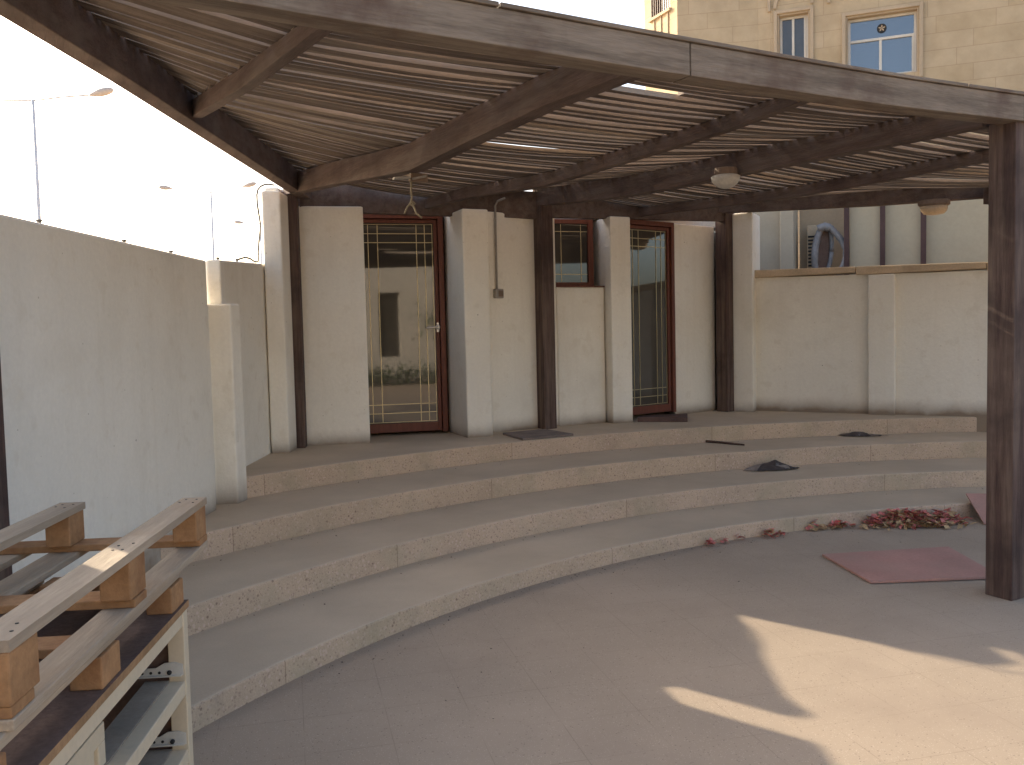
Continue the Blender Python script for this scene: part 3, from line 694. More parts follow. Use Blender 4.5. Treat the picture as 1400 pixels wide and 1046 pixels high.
def folded(name, c, pts, faces, mats, label, cat, rot=0.0):
    """loose sheet with hard creases: pts are (x, y, z) about c, faces are (indices, material)"""
    mb = MB(); cs, sn = math.cos(rot), math.sin(rot)
    for x, y, z in pts: mb.v.append((c[0] + x * cs - y * sn, c[1] + x * sn + y * cs, c[2] + z))
    for f, m in faces: mb.f.append(f); mb.m.append(m)
    o = mb.build(name, mats, None, base=c)
    sb_ = o.modifiers.new('crease', 'SUBSURF'); sb_.subdivision_type = 'SIMPLE'; sb_.levels = sb_.render_levels = 3
    tx = bpy.data.textures.new(name, 'CLOUDS'); tx.noise_scale = 0.05
    dp = o.modifiers.new('wrinkle', 'DISPLACE'); dp.texture = tx; dp.strength = 0.022; dp.mid_level = 0.5
    so = o.modifiers.new('thickness', 'SOLIDIFY'); so.thickness = 0.002
    return tag(o, label, cat)
folded('plastic_bag', (2.31, 7.93, Z[2]),
       [(-0.27, -0.02, 0.006), (-0.17, -0.09, 0.012), (-0.03, -0.115, 0.010), (0.14, -0.10, 0.014), (0.26, -0.03, 0.010),
        (0.20, 0.05, 0.016), (0.06, 0.10, 0.050), (-0.14, 0.08, 0.030), (0.045, 0.01, 0.088), (-0.10, -0.01, 0.045), (0.02, -0.05, 0.046), (0.15, -0.03, 0.040), (0.0, -0.125, 0.008), (0.08, -0.115, 0.010)],
       [((0, 1, 9, 7), 1), ((1, 2, 10, 9), 0), ((9, 10, 8), 0), ((7, 9, 8, 6), 2), ((8, 11, 5, 6), 0), ((10, 11, 8), 0), ((10, 3, 11), 1), ((2, 3, 10), 0), ((11, 3, 4, 5), 0)],
       [M['bag'], M['bag_rim'], M['bag_back']], 'crumpled dark plastic bag with pale folds on the second step', 'bag', 0.12)
folded('scrap_sheet', (3.50, 8.90, Z[3]),
       [(-0.24, 0.05, 0.014), (-0.16, -0.05, 0.006), (-0.02, -0.06, 0.010), (0.10, -0.02, 0.008), (0.26, 0.03, 0.010), (0.10, 0.06, 0.012), (-0.06, 0.08, 0.026), (-0.05, 0.0, 0.052), (0.06, 0.02, 0.034)],
       [((0, 1, 7, 6), 1), ((1, 2, 7), 0), ((2, 3, 8, 7), 0), ((7, 8, 5, 6), 1), ((3, 4, 5, 8), 1)],
       [M['bag'], M['paper']], 'torn dark paper scrap on the third step near the right wall', 'paper', -0.4)
def stick(pts, r, label):
    mb = MB(); mb.tube(pts, r, 7); tag(mb.build('stick', M['twig'], None, base=pts[0], smooth=True), label, 'stick')
stick([(1.90, 8.70, Z[3] + 0.012), (2.0, 8.60, Z[3] + 0.014), (2.10, 8.49, Z[3] + 0.012), (2.19, 8.38, Z[3] + 0.012)], [0.013, 0.012, 0.011, 0.008], 'thin brown stick lying on the third step')
stick([(1.13, 6.885, Z[1] + 0.008), (1.19, 6.92, Z[1] + 0.012), (1.25, 6.935, Z[1] + 0.008)], [0.008, 0.010, 0.006], 'short dry twig on the lowest step')

# fallen petals and dry leaves swept against the lowest riser
def litter(clumps, mats, seed):
    mb = MB(); rnd = random.Random(seed)
    for (cx, cy, sx, sy, hh, n, pet) in clumps:
        for _ in range(n):
            a = rnd.gauss(0, 0.45); b = rnd.gauss(0, 0.45)
            if abs(a) > 1.3 or abs(b) > 1.3: continue
            x = cx + FDX * a * sx - FDY * b * sy; y = cy + FDY * a * sx + FDX * b * sy
            if math.hypot(x - C.x, y - C.y) > RAD[0] - 0.02: continue
            z = hh * max(0, 1 - a * a - b * b) * rnd.random() + 0.006
            s = rnd.uniform(0.014, 0.042); t = rnd.uniform(0, 6.28); ti = rnd.uniform(-0.9, 0.9); tj = rnd.uniform(-0.6, 0.6)
            ux = Vector((math.cos(t), math.sin(t), ti * 0.6)) * s; uy = Vector((-math.sin(t), math.cos(t), tj)) * s * rnd.uniform(0.4, 0.8)
            c = Vector((x, y, z + 0.3 * s)); m = 0 if rnd.random() < pet else 1
            mb.poly([c - ux, c + uy * 0.8 - ux * 0.2 + Vector((0, 0, 0.2 * s)), c + ux, c - uy * 0.8 + ux * 0.1], m)
    return mb
FDX, FDY = 0.985, -0.17
cl = [(3.02, 6.76, 0.30, 0.13, 0.105, 430, 0.66), (3.34, 6.82, 0.15, 0.09, 0.09, 120, 0.75), (3.02, 6.64, 0.28, 0.07, 0.03, 190, 0.15), (3.3, 6.68, 0.25, 0.10, 0.01, 60, 0.1), (2.6, 6.62, 0.5, 0.10, 0.008, 50, 0.3), (2.74, 6.73, 0.07, 0.05, 0.06, 40, 0.85)]
o = litter(cl, None, 3).build('fallen_petals', [M['petal'], M['dryleaf']]); struct(o, 'stuff', 'heap of pink petals and dry leaves against the lowest step'); o['category'] = 'petals'
cl = [(2.22, 6.64, 0.10, 0.06, 0.06, 70, 0.55), (2.45, 6.68, 0.13, 0.05, 0.04, 70, 0.8), (1.86, 6.42, 0.05, 0.05, 0.05, 34, 0.8), (1.94, 6.46, 0.03, 0.02, 0.03, 10, 0.9), (1.37, 6.19, 0.04, 0.03, 0.03, 16, 0.9),
      (1.60, 6.37, 0.05, 0.03, 0.04, 26, 0.95), (1.50, 6.27, 0.04, 0.03, 0.03, 9, 0.9)]
o = litter(cl, None, 5).build('fallen_petals', [M['petal'], M['dryleaf']]); struct(o, 'stuff', 'small clumps of pink petals along the lowest step'); o['category'] = 'petals'
# grit and crumbs on the patio and in the step corners
mb = MB(); rnd = random.Random(11)
for _ in range(700):
    th = R(rnd.uniform(92, 150)); rr = RAD[0] - abs(rnd.gauss(0, 0.6)) - 0.02
    if rnd.random() < 0.75: rr = RAD[0] - abs(rnd.gauss(0, 0.10)) - 0.01
    z = 0.0
    if rnd.random() < 0.45:
        i = rnd.choice((0, 1, 2)); rr = RAD[i + 1] - abs(rnd.gauss(0, 0.09)) - 0.006; z = Z[i + 1]
        if rr < RAD[i] + 0.02: continue
    x = C.x + rr * math.cos(th); y = C.y + rr * math.sin(th)
    if x < LWX + 0.05: continue
    s = rnd.choice((0.003, 0.003, 0.004, 0.004, 0.005, 0.007)); t = rnd.uniform(0, 6.28)
    a = Vector((math.cos(t), math.sin(t), 0.15)) * s; b = Vector((-math.sin(t), math.cos(t), 0.1)) * s * 0.6; c = Vector((x, y, z + 0.004))
    mb.poly([c - a, c - b, c + a, c + b]); mb.poly([c - a, c - b + Vector((0, 0, s * 0.7)), c + a])
o = mb.build('litter', M['grit']); struct(o, 'stuff', 'grit and leaf crumbs on the floor and steps')

# ------------------------------------------------------------------ cabinet and pallets in the near left corner
U = Vector((-0.0896, 0.996, 0)); V = Vector((0.996, 0.0896, 0)); UP = Vector((0, 0, 1))   # away along the cabinet / towards the court
K0 = Vector((-1.012, 2.68, 0))                   # far right corner of the cabinet on plan
def kp(u, v, z): return K0 + U * u + V * v + UP * z          # u <= 0 comes towards the camera, v <= 0 goes to the wall
def kbox(mb, u0, u1, v0, v1, z0, z1, m=0):
    mb.obox(kp(u0, v0, z0), U * (u1 - u0), V * (v1 - v0), UP * (z1 - z0), m)
LEN, DEP = 1.95, 0.55
cb = thing('cabinet', tuple(kp(-LEN / 2, -DEP / 2, 0)), 'old cream cabinet with empty drawer bays and a brown board top', 'cabinet')
mb = MB(); kbox(mb, -LEN, 0, -DEP, 0.006, 0.731, 0.752, 0)
o = mb.build('top', [M['ply'], M['ply_edge']], cb)
for p in o.data.polygons:
    if abs(p.normal.z) < 0.5: p.material_index = 1
mb = MB()                                        # carcass: ends, bottom, back
kbox(mb, -0.02, -0.002, -DEP, -0.052, 0.02, 0.729); kbox(mb, -LEN, -LEN + 0.018, -DEP, -0.052, 0.02, 0.729)
kbox(mb, -LEN + 0.02, -0.022, -DEP, -DEP + 0.012, 0.02, 0.727); kbox(mb, -LEN + 0.02, -0.022, -DEP + 0.014, -0.052, 0.03, 0.05)
kbox(mb, -1.0, -0.98, -DEP + 0.014, -0.052, 0.052, 0.727)
kbox(mb, -0.978, -0.024, -0.30, -0.288, 0.052, 0.726)
mb.build('carcass', M['ply'], cb)
mb = MB()                                        # face frame
kbox(mb, -0.045, 0, -0.05, 0, 0, 0.729); kbox(mb, -LEN, -LEN + 0.045, -0.05, 0, 0, 0.729); kbox(mb, -1.02, -0.975, -0.05, -0.001, 0.046, 0.683)
kbox(mb, -LEN + 0.046, -0.046, -0.05, -0.002, 0.684, 0.7285)
for z in (0.472, 0.26, 0.0):
    kbox(mb, -0.974, -0.046, -0.05, -0.002, z, z + 0.044)
mb.build('face_frame', M['cream'], cb, bevel=0.003)
mb = MB()
for z in (0.5165, 0.3045): kbox(mb, -0.974, -0.046, -0.12, -0.0485, z, z + 0.003)
mb.build('rail_board', M['dusty'], cb)
for z in (0.535, 0.322):                         # perforated drawer slides on the far end panel
    mb = MB(); u = -0.047
    pts = [(-0.006, 0.0), (-0.006, 0.034), (-0.03, 0.042), (-0.06, 0.040), (-0.085, 0.026), (-0.30, 0.022), (-0.30, 0.0)]
    i = len(mb.v)
    for du in (0, 0.004):
        for v, h in pts: mb.v.append(tuple(kp(u - 0.001 - du, v, z + h)))
    n = len(pts); mb.f += [tuple(range(i, i + n)), tuple(reversed(range(i + n, i + 2 * n)))]; mb.m += [0, 0]
    for k in range(n): mb.f.append((i + k, i + (k + 1) % n, i + n + (k + 1) % n, i + n + k)); mb.m.append(0)
    kbox(mb, u - 0.014, u - 0.0055, -0.30, -0.01, z, z + 0.004)
    for v in (-0.075, -0.10, -0.125, -0.16, -0.19):
        mb.lathe([(0.0045, 0), (0.0045, 0.0012)], tuple(kp(u - 0.0050, v, z + 0.012)), 8, m=1, axis=tuple(-U))
    mb.lathe([(0.007, 0), (0.007, 0.005), (0.003, 0.007)], tuple(kp(u - 0.006, -0.045, z + 0.012)), 12, m=1, axis=tuple(-U))
    mb.build('drawer_slide', [M['slide'], M['dark']], cb)
mb = MB()                                        # panelled drawer front of the nearer bay, standing slightly proud
u1, u0 = -0.555, -0.97; z0, z1 = 0.33, 0.622; DV = -0.074
kbox(mb, u0, u1, DV + 0.002, DV + 0.020, z0, z0 + 0.05); kbox(mb, u0, u1, DV + 0.002, DV + 0.020, z1 - 0.045, z1)
kbox(mb, u1 - 0.045, u1, DV + 0.002, DV + 0.0198, z0 + 0.05, z1 - 0.045); kbox(mb, u0, u0 + 0.045, DV + 0.002, DV + 0.0198, z0 + 0.05, z1 - 0.045)
kbox(mb, u0 + 0.045, u1 - 0.045, DV + 0.002, DV + 0.010, z0 + 0.05, z1 - 0.045)
kbox(mb, u0 + 0.01, u1 - 0.01, -0.36, DV + 0.001, z0 + 0.02, z1 - 0.002)
mb.build('drawer', M['cream'], cb, bevel=0.003)

def pallet(zb, flip, label, off=(0, 0)):
    """block pallet: five deck boards, three cross boards, nine blocks, three runners; flip turns the runners up"""
    tb, bh = 0.022, 0.10
    t = thing('pallet', tuple(kp(-0.5, -0.4, zb)), label, 'pallet', 'pallets stacked on the cabinet')
    if flip: zdeck, zcross, zblk, zrun = zb, zb + tb + 0.0005, zb + 2 * tb + 0.001, zb + 2 * tb + bh + 0.0015
    else:    zrun, zblk, zcross, zdeck = zb, zb + tb + 0.0005, zb + tb + bh + 0.001, zb + 2 * tb + bh + 0.0015
    L0, W0 = off
    ua, ub = L0 - 1.39, L0; va, vb = W0 - 0.86, W0; LP = 1.39
    def tilt(): return random.uniform(-0.004, 0.004)
    for v in (vb - 0.08, vb - 0.295, vb - 0.475, vb - 0.66, va):                  # deck
        w = 0.08 if v in (vb - 0.08, va) else 0.095
        mb = MB(); a = tilt(); mb.obox(kp(ua + tilt(), v, zdeck), U * LP + V * a, V * w, UP * tb); mb.build('deck_board', M['pallet'], t, bevel=0.003)
    for u in (ub - 0.095, (ua + ub) / 2 - 0.047, ua):                             # cross boards
        mb = MB(); mb.obox(kp(u, va + tilt(), zcross), U * 0.095, V * 0.86, UP * tb); mb.build('cross_board', M['block'], t, bevel=0.003)
    for v in (vb - 0.08, (va + vb) / 2 - 0.04, va):
        for u in (ub - 0.125, (ua + ub) / 2 - 0.06, ua):
            mb = MB(); mb.obox(kp(u + tilt(), v + 0.002 + tilt() / 2, zblk), U * 0.12, V * 0.076, UP * bh); mb.build('block', M['block'], t, bevel=0.004)
        mb = MB(); mb.obox(kp(ua + tilt(), v, zrun), U * LP + V * tilt(), V * 0.08, UP * tb)
        for u in (ub - 0.04, ub - 0.09, (ua + ub) / 2 - 0.02, (ua + ub) / 2 + 0.03, ua + 0.04, ua + 0.09):
            for dv in (0.022, 0.058):
                if flip: mb.lathe([(0.0036, 0), (0.0036, 0.0012)], tuple(kp(u + 3 * tilt(), v + dv + 2 * tilt(), zrun + tb)), 8, m=1)
        mb.build('runner', [M['pallet'], M['dark']], t, bevel=0.0)
    return t
pallet(0.853, True, 'upturned wooden pallet with its runners facing up, topmost of the stack', (0.262, 0.004))
# lower pallet: blocks stand on the cabinet top and carry the upper one's boards
t = thing('pallet', tuple(kp(-0.6, -0.4, 0.752)), 'broken wooden pallet squeezed between cabinet top and upturned pallet', 'pallet', 'pallets stacked on the cabinet')
for v in (-0.075, -0.47):
    for u in (-0.145, -0.695, -1.27):
        mb = MB(); mb.obox(kp(u, v, 0.7525), U * 0.12, V * 0.074, UP * 0.076); mb.build('block', M['block'], t, bevel=0.004)
    mb = MB(); mb.obox(kp(-1.27, v - 0.02, 0.829), U * 1.25, V * 0.085, UP * 0.0235); mb.build('deck_board', M['pallet'], t, bevel=0.003)
for u in (-0.14, -0.69, -1.26):
    mb = MB(); mb.obox(kp(u, -0.37, 0.8295), U * 0.095, V * 0.27, UP * 0.0225); mb.build('cross_board', M['block'], t, bevel=0.003)

# ------------------------------------------------------------------ beyond the walls
def uv_quad(mb_list, name, mats, parent):
    pass
class Facade:
    """vertical wall strip with openings, built as quads with ashlar UVs"""
    def __init__(self, p0, d):
        self.p0 = Vector(p0); self.d = Vector(d).normalized(); self.n = Vector((self.d.y, -self.d.x))
    def P(self, s, o, z): return Vector((self.p0.x + self.d.x * s + self.n.x * o, self.p0.y + self.d.y * s + self.n.y * o, z))
    def bar(self, mb, s0, s1, z0, z1, o0, o1, m=0):
        a = self.P(s0, o0, z0); mb.obox(a, self.P(s1, o0, z0) - a, self.P(s0, o1, z0) - a, Vector((0, 0, z1 - z0)), m)
    def wall(self, s0, s1, z0, z1, holes):
        quads = []
        ss = sorted({s0, s1, *[h[0] for h in holes], *[h[1] for h in holes]})
        zz = sorted({z0, z1, *[h[2] for h in holes], *[h[3] for h in holes]})
        for a, b in zip(ss, ss[1:]):
            for c, e in zip(zz, zz[1:]):
                mid = ((a + b) / 2, (c + e) / 2)
                if any(h[0] < mid[0] < h[1] and h[2] < mid[1] < h[3] for h in holes): continue
                quads.append(((a, c), (b, c), (b, e), (a, e)))
        return [([self.P(s, 0, z) for s, z in q], [(s, z) for s, z in q]) for q in quads]
ap = thing('apartment_building', (6.2, 15.0, 0), 'sandstone apartment block with recessed upper windows behind the right wall', 'building')
md = Vector((0.9292, -0.3697)); ld = Vector((0.9836, -0.1801)); sd2 = Vector((0.3987, -0.9171))
FM = Facade((6.2, 15.0), md); cM = FM.P(-1.93, 0, 0)
FL = Facade((cM.x, cM.y), ld); cL = FL.P(-1.375, 0, 0)
FS = Facade((cL.x, cL.y), sd2)
H1 = (-1.60, -1.09, 5.75, 6.86); H2 = (-0.50, 0.60, 5.62, 6.66)
quads = FM.wall(-1.93, 9, 0, 10.5, [H1, H2]) + FL.wall(-1.375, 0, 0, 10.5, []) + FS.wall(-1.07, 0, 0, 10.5, [(-0.84, -0.21, 7.22, 8.6)])
FB = Facade((FS.P(-1.07, 0, 0).x, FS.P(-1.07, 0, 0).y), (0.985, 0.17))
quads += [([p + Vector((-0.05, 6, 0)) for p in q], uv) for q, uv in FB.wall(1.65, 9, 0, 10.5, [])]
me = bpy.data.meshes.new('wall'); vs = []; fs = []; uvs = []
for q, uv in quads:
    i = len(vs); vs += [tuple(p - WORLD[ap.name]) for p in q]; fs.append((i, i + 1, i + 2, i + 3)); uvs += uv
e1 = FS.P(-1.07, 0, 0); e2 = e1 + Vector((1.6, 6, 0)); e3 = FM.P(9, 0, 0); e4 = e3 + Vector((0.5, 6, 0))
for a, b in ((e2, e1), (e3, e4)):
    i = len(vs); l = (b - a).length
    vs += [tuple(a - WORLD[ap.name]), tuple(b - WORLD[ap.name]), tuple(b + Vector((0, 0, 10.5)) - WORLD[ap.name]), tuple(a + Vector((0, 0, 10.5)) - WORLD[ap.name])]
    fs.append((i, i + 1, i + 2, i + 3)); uvs += [(0, 0), (l, 0), (l, 10.5), (0, 10.5)]
me.from_pydata(vs, [], fs); ul = me.uv_layers.new(name='UVMap')
for k, uv in enumerate(uvs): ul.data[k].uv = uv
me.materials.append(M['stone'])
o = bpy.data.objects.new('wall', me); COL.objects.link(o); o.parent = ap
mb = MB()
mb.prism([tuple(FS.P(-1.3, 0.1, 0).xy), tuple(cL.xy), tuple(cM.xy), tuple(FM.P(9, 0, 0).xy), tuple((e4).xy), tuple((e2).xy)], 10.5, 10.7)
mb.build('roof', M['stone_trim'], ap)
def window(F, h, depth, split, trans, glassmat, extra=None):
    s0, s1, z0, z1 = h
    rv = MB()                                     # stone reveals and projecting architrave
    F.bar(rv, s0 - 0.001, s0 + 0.02, z0, z1, -depth, -0.002); F.bar(rv, s1 - 0.02, s1 + 0.001, z0, z1, -depth, -0.002)
    F.bar(rv, s0 + 0.02, s1 - 0.02, z1 - 0.02, z1 + 0.001, -depth, -0.002); F.bar(rv, s0 + 0.02, s1 - 0.02, z0 - 0.001, z0 + 0.02, -depth, -0.002)
    F.bar(rv, s0 - 0.07, s0 - 0.012, z0 - 0.08, z1 + 0.07, 0.003, 0.035); F.bar(rv, s1 + 0.012, s1 + 0.07, z0 - 0.08, z1 + 0.07, 0.003, 0.035)
    F.bar(rv, s0 - 0.012, s1 + 0.012, z1 + 0.012, z1 + 0.07, 0.003, 0.035)
    Wd = rv.build('window', M['stone_trim'], ap, bevel=0.004)
    a, b, c, e = s0 + 0.022, s1 - 0.022, z0 + 0.022, z1 - 0.022; o0, o1 = -depth + 0.0, -depth + 0.05; t = 0.04
    fr = MB()
    F.bar(fr, a, a + t, c, e, o0, o1); F.bar(fr, b - t, b, c, e, o0, o1); F.bar(fr, a + t, b - t, c, c + t, o0, o1); F.bar(fr, a + t, b - t, e - t, e, o0, o1)
    if trans: F.bar(fr, a + t, b - t, trans - t / 2, trans + t / 2, o0, o1)
    top = (trans - t / 2) if trans else e - t
    F.bar(fr, split - t / 2, split + t / 2, c + t, top, o0 + 0.002, o1 - 0.002)
    F.bar(fr, b - t - 0.03, b - t, c + t, top, o0 + 0.012, o1 + 0.008)
    fr.build('frame', M['white_alu'], Wd, bevel=0.003)
    gl = MB(); F.bar(gl, a + t * 0.5, b - t * 0.5, c + t * 0.5, e - t * 0.5, o0 + 0.012, o0 + 0.02)
    gl.build('pane', glassmat, Wd)
    return Wd
window(FM, H1, 0.16, -1.36, None, M['glass'])
Wd = window(FM, H2, 0.16, 0.03, 6.27, M['sky_glass'])
mb = MB(); c = FM.P(0.05, -0.135, 6.44)
mb.lathe([(0.075, 0.0), (0.075, 0.012), (0.055, 0.012)], tuple(c), 20, axis=tuple(FM.n.to_3d())); 
mb.build('fan_ring', M['dark'], Wd)
mb = MB()
for k in range(5):
    t = k * 2 * math.pi / 5 + 0.3; q = c + FM.n.to_3d() * 0.016
    ax = FM.d.to_3d(); az = Vector((0, 0, 1))
    mb.poly([q, q + (ax * math.cos(t - 0.35) + az * math.sin(t - 0.35)) * 0.035, q + (ax * math.cos(t) + az * math.sin(t)) * 0.06, q + (ax * math.cos(t + 0.35) + az * math.sin(t + 0.35)) * 0.035])
mb.build('fan_blade', M['coping'], Wd)
# pilaster strips and arch over the small window
mb = MB()
n = 16; pts = []
for k in range(n + 1):
    a = math.pi * k / n; pts.append((-1.345 + 0.33 * math.cos(a), 6.97 + 0.33 * math.sin(a)))
for (s0, z0), (s1, z1) in zip(pts, pts[1:]):
    q0, q1 = FM.P(s0, 0.003, z0), FM.P(s1, 0.003, z1); r0, r1 = FM.P(-1.345 + (s0 + 1.345) * 0.84, 0.003, 6.97 + (z0 - 6.97) * 0.84), FM.P(-1.345 + (s1 + 1.345) * 0.84, 0.003, 6.97 + (z1 - 6.97) * 0.84)
    off = FM.n.to_3d() * 0.03
    i = len(mb.v); mb.v += [tuple(x) for x in (q0, q1, r1, r0, q0 + off, q1 + off, r1 + off, r0 + off)]
    mb.f += [(i + 4, i + 5, i + 6, i + 7), (i, i + 1, i + 5, i + 4), (i + 3, i + 2, i + 6, i + 7)]; mb.m += [0, 0, 0]
mb.build('arch', M['stone_trim'], ap)
mb = MB()
for s in (-1.77, -0.80):
    mb = MB(); FM.bar(mb, s, s + 0.05, 6.93, 8.6, 0.003, 0.04); mb.build('corbel', M['stone_trim'], ap, bevel=0.004)
mb = MB(); h = (-0.84, -0.21, 7.22, 8.6)
FS.bar(mb, h[0], h[1], h[2], h[3], -0.15, -0.13, 0)
for k in range(9): FS.bar(mb, h[0] + 0.03 + k * 0.07, h[0] + 0.045 + k * 0.07, h[2], h[3], 0.0, 0.02, 1)
FS.bar(mb, h[0] - 0.03, h[1] + 0.03, h[2] - 0.05, h[2] - 0.001, -0.13, 0.05, 2)
for s in (-0.74, -0.52, -0.30): FS.bar(mb, s, s + 0.03, h[2] - 0.5, h[2] - 0.052, 0.002, 0.02, 2)
mb.build('window', [M['glass'], M['brownmetal'], M['stone_trim']], ap)

# neighbour's outbuilding, panelled lean-to and cooler duct just over the right wall
ob = thing('outbuilding', (3.4, 12.6, 0), 'plain whitewashed outbuilding showing over the wall beside the last post', 'building')
pd = Vector((1, -0.43)).normalized(); pn = Vector((-pd.y, pd.x)); Pn0 = Vector((4.5, 12.0))
def pp(s, o=0.0): q = Pn0 + pd * s + pn * o; return (q.x, q.y)
mb = MB(); mb.prism([pp(-3.4), pp(-0.80), pp(-0.80, 1.2), pp(-3.4, 1.2)], 0, 3.75); mb.build('wall', M['outwall'], ob, bevel=0.01)
mb = MB(); mb.prism([pp(-0.82, -0.10), pp(-0.64, -0.10), pp(-0.64, 0.5), pp(-0.82, 0.5)], 0, 3.75); mb.build('pilaster', M['outwall'], ob, bevel=0.01)
mb = MB(); mb.prism([pp(-0.62, 0.55), pp(0.18, 0.55), pp(0.18, 0.75), pp(-0.62, 0.75)], 0, 3.75); mb.build('wall', M['stone_trim'], ob)
ln = thing('lean_to', (5.6, 11.5, 0), 'cream panelled lean-to with slim brown metal uprights behind right wall', 'shed')
mb = MB(); mb.prism([pp(0.07, 0.04), pp(5.0, 0.04), pp(5.0, 0.12), pp(0.07, 0.12)], 0, 3.6); mb.build('panel', M['panel'], ln)
for s in (0.03, 0.475, 0.965, 2.35, 3.2):
    mb = MB(); mb.rect(pp(s, 0.0), pd, 0.065, 0.06, 0, 3.6); mb.build('upright', M['brownmetal'], ln, bevel=0.004)
dc = thing('air_cooler', pp(-0.3, 0.4) + (2.3,), 'grey air cooler with bent flexible duct in the gap beside the outbuilding', 'air cooler')
mb = MB(); mb.rect(pp(-0.42, 0.40), pd, 0.16, 0.22, 1.9, 2.92); mb.build('casing', M['coping'], dc, bevel=0.01)
mb = MB()
for k in range(12): mb.rect(pp(-0.42, 0.285), pd, 0.13, 0.012, 2.2 + k * 0.05, 2.225 + k * 0.05)
mb.build('grille', M['dark'], dc)
mb = MB(); q = Vector(pp(-0.27, 0.10)).to_3d()
def dq(s, o, z): return tuple(Vector(pp(s, o)).to_3d() + Vector((0, 0, z)))
ring = []
for k in range(28):
    a = 2 * math.pi * k / 28; ring.append(dq(-0.275 + 0.105 * math.cos(a) + 0.03 * math.sin(a), 0.12 + 0.05 * math.cos(a), 2.53 + 0.36 * math.sin(a)))
mb.tube(ring + [ring[0]], [0.03 + 0.018 * max(0, -math.cos(2 * math.pi * k / 28)) for k in range(29)], 10)
mb.build('hood_rim', M['duct'], dc, smooth=True)
mb = MB(); mb.poly([dq(-0.265 + 0.10 * math.cos(2 * math.pi * k / 24) + 0.03 * math.sin(2 * math.pi * k / 24), 0.15 + 0.05 * math.cos(2 * math.pi * k / 24), 2.53 + 0.34 * math.sin(2 * math.pi * k / 24)) for k in range(24)])
mb.build('hood', M['ply'], dc)
ctl = [(-0.34, 2.84), (-0.25, 2.87), (-0.17, 2.84), (-0.10, 2.76), (-0.03, 2.66), (0.02, 2.55), (0.02, 2.44), (-0.01, 2.34), (-0.06, 2.24), (-0.08, 2.1)]
path = []; rr = []
for (s0, z0), (s1, z1) in zip(ctl, ctl[1:]):
    for t in (0, 0.25, 0.5, 0.75):
        path.append(dq(s0 + (s1 - s0) * t, 0.08, z0 + (z1 - z0) * t)); rr.append((0.055 if len(path) < 9 else 0.042) + 0.003 * (len(path) % 2))
mb = MB(); mb.tube(path, rr, 12); mb.build('hose', M['duct'], dc, smooth=True)

# street lamps out on the road beyond the left wall
def street_lamp(x, y, h, arms, r, label):
    t = thing('street_lamp', (x, y, 0), label, 'street lamp', 'street lamps beyond the left wall')
    mb = MB(); mb.tube([(x, y, -0.02), (x, y, 1.0), (x, y, h)], [r * 1.5, r * 1.3, r * 0.8], 10); mb.build('pole', M['steel'], t, smooth=True)
    for ax, ay, rise in arms:
        d = Vector((ax, ay, 0)); e = Vector((x, y, h)) + d + Vector((0, 0, rise))
        mb = MB(); mb.tube([(x, y, h - 0.03), tuple(Vector((x, y, h)) + d * 0.5 + Vector((0, 0, rise * 0.55))), tuple(e)], r * 0.5, 8); mb.build('arm', M['steel'], t, smooth=True)
        u = d.normalized(); hd = MB(); n = 10
        hd.tube([tuple(e + u * (k * 0.075) + Vector((0, 0, 0.012 * k))) for k in range(9)],
                [r * 0.6, 0.05, 0.07, 0.09, 0.10, 0.10, 0.095, 0.08, 0.04], n)
        hd.build('lamp_head', M['lamphead'], t, smooth=True)
street_lamp(-11.5, 22.0, 7.45, [(1.45, -0.15, 0.03), (-1.9, 0.2, 0.05)], 0.045, 'tallest and nearest of the street lamps, rising at far left')
street_lamp(-12.55, 38.0, 7.75, [(1.45, -0.3, 0.12), (-1.75, 0.3, 0.2)], 0.05, 'double-armed street lamp above the wall pier')
street_lamp(-14.4, 52.0, 8.15, [(-1.0, 0.2, 0.05), (1.5, 0.2, 0.1)], 0.05, 'far street lamp whose arm peeps out beside the end wall')

# ------------------------------------------------------------------ rest of the court behind the viewer, seen mirrored in the door glass
vl = thing('villa', (3, -9, 0), 'white villa wall across the court, mirrored in the door glass', 'building')
mb = MB()
for a, b, z0, z1 in ((-2.3, 4.5, -0.02, 5.2), (4.5, 5.2, -0.02, 0.85), (4.5, 5.2, 2.8, 5.2), (5.2, 9.6, -0.02, 5.2)):
    mb.prism([(a, -9.3), (b, -9.3), (b, -9.0), (a, -9.0)], z0, z1)
mb.build('wall', M['plaster_rear'], vl)
mb = MB(); mb.prism([(4.5, -9.25), (5.2, -9.25), (5.2, -9.2), (4.5, -9.2)], 0.85, 2.8); mb.build('window', M['glass'], vl)
lf = MB(); rnd = random.Random(21)
for _ in range(2600):
    c = Vector((rnd.uniform(1.5, 9.2), -8.55 + rnd.gauss(0, 0.14), abs(rnd.gauss(0.28, 0.17)) + 0.02)); q = rnd.uniform(0.04, 0.09)
    d = Vector((rnd.gauss(0, 1), rnd.gauss(0, 1), rnd.gauss(0.3, 0.7))).normalized() * q; w_ = d.cross(Vector((rnd.random(), rnd.random(), 1))).normalized() * q * 0.4
    lf.poly([c - d, c + w_, c + d, c - w_])
tag(lf.build('hedge', M['leaf'], None, base=(5, -8.55, 0)), 'low clipped hedge along the villa wall, mirrored in door glass', 'hedge')
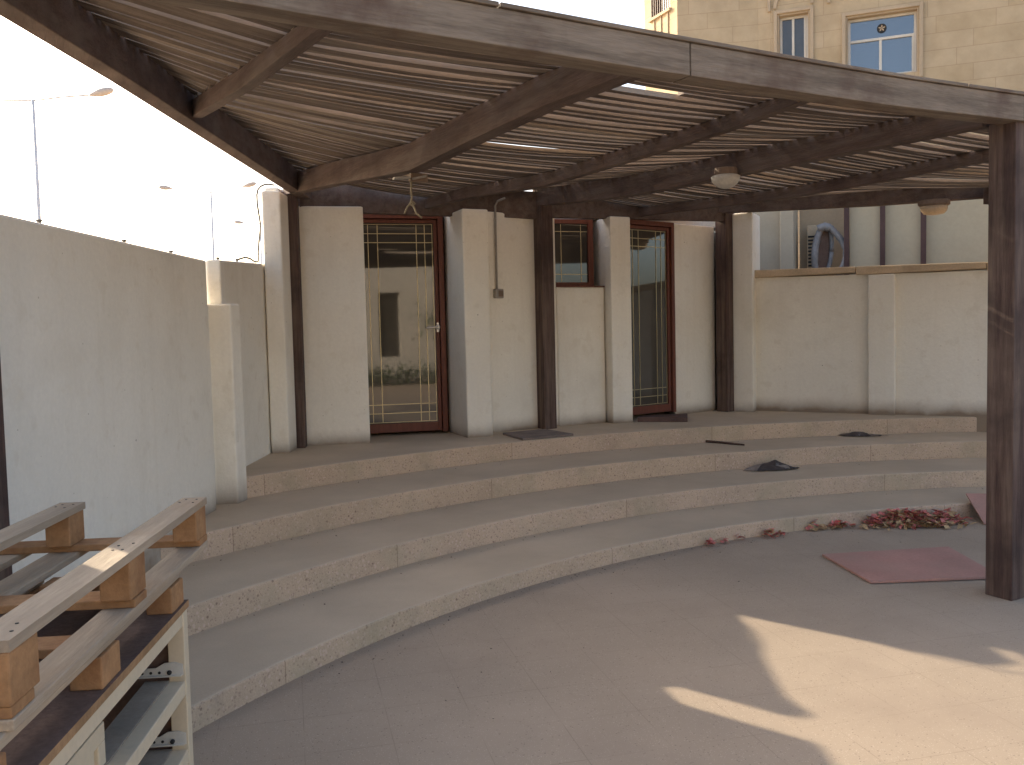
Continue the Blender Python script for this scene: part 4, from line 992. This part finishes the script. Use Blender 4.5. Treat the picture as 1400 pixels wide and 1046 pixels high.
def tree(x, y, h, label, seed):
    rnd = random.Random(seed)
    t = thing('tree', (x, y, 0), label, 'tree')
    mb = MB(); mb.tube([(x, y, -0.02), (x + 0.05, y, h * 0.3), (x - 0.03, y + 0.05, h * 0.6), (x, y, h * 0.9)], [0.08, 0.065, 0.045, 0.015], 8)
    tips = []
    for k in range(9):
        a = rnd.uniform(0, 6.28); z = h * rnd.uniform(0.35, 0.8); l = rnd.uniform(0.3, 0.8)
        e = Vector((x + math.cos(a) * l, y + math.sin(a) * l, z + rnd.uniform(0.1, 0.6))); tips.append(e)
        mb.tube([(x, y, z), tuple(e)], [0.025, 0.008], 6)
    mb.build('trunk', M['bark'], t, smooth=True)
    lf = MB()
    for e in tips + [Vector((x, y, h * 0.9))]:
        for _ in range(90):
            c = e + Vector((rnd.gauss(0, 0.25), rnd.gauss(0, 0.25), rnd.gauss(0, 0.3))); s = rnd.uniform(0.05, 0.11)
            d = Vector((rnd.gauss(0, 1), rnd.gauss(0, 1), rnd.gauss(-0.3, 0.6))).normalized() * s; w = d.cross(Vector((rnd.random(), rnd.random(), 1))).normalized() * s * 0.28
            lf.poly([c - d, c + w, c + d, c - w])
    lf.build('crown', M['leaf'], t)
tree(6.05, -7.6, 4.0, 'slim leafy tree in the court, mirrored in the first door', 4)
tree(8.9, -5.6, 3.4, 'fuller leafy tree further right in the mirrored court', 9)

# ------------------------------------------------------------------ sky, sun, camera
SUN_AZ = math.atan2(0.652, -0.758); SUN_EL = R(26.7)
w = bpy.data.worlds.new('World'); scene.world = w; w.use_nodes = True
nt = w.node_tree; bg = nt.nodes['Background']
sky = nt.nodes.new('ShaderNodeTexSky'); sky.sky_type = 'NISHITA'; sky.sun_disc = False
sky.sun_elevation = SUN_EL; sky.sun_rotation = math.pi / 2 - SUN_AZ
sky.altitude = 0; sky.air_density = 0.9; sky.dust_density = 4.5; sky.ozone_density = 0.3
nt.links.new(sky.outputs['Color'], bg.inputs['Color']); bg.inputs['Strength'].default_value = 0.15
ld_ = bpy.data.lights.new('sun', 'SUN'); ld_.energy = 2.5; ld_.angle = R(0.55); ld_.color = (1.0, 0.885, 0.70)
lo = bpy.data.objects.new('sun', ld_); COL.objects.link(lo)
sv = Vector((math.cos(SUN_AZ) * math.cos(SUN_EL), math.sin(SUN_AZ) * math.cos(SUN_EL), math.sin(SUN_EL)))
lo.rotation_euler = sv.to_track_quat('Z', 'Y').to_euler(); lo.location = sv * 30

cam = bpy.data.cameras.new('camera'); cam.sensor_width = 36; cam.lens = 1214.24 / 1400 * 36
cam.clip_start = 0.05; cam.clip_end = 2000
co = bpy.data.objects.new('camera', cam); COL.objects.link(co)
pitch, roll = R(3.316), R(-1.3266)
fw = Vector((0, math.cos(pitch), -math.sin(pitch))); up = Vector((0, math.sin(pitch), math.cos(pitch))); rt = Vector((1, 0, 0))
X = rt * math.cos(roll) + up * math.sin(roll); Y = -rt * math.sin(roll) + up * math.cos(roll)
Mx = Matrix((X, Y, -fw)).transposed().to_4x4(); Mx.translation = Vector((0, 0, 1.55))
co.matrix_world = Mx
scene.camera = co

scene.render.engine = 'CYCLES'
scene.cycles.max_bounces = 10; scene.cycles.diffuse_bounces = 6; scene.cycles.glossy_bounces = 4
scene.cycles.use_denoising = True
scene.view_settings.view_transform = 'Standard'; scene.view_settings.look = 'None'
scene.view_settings.exposure = 1.6; scene.view_settings.gamma = 1
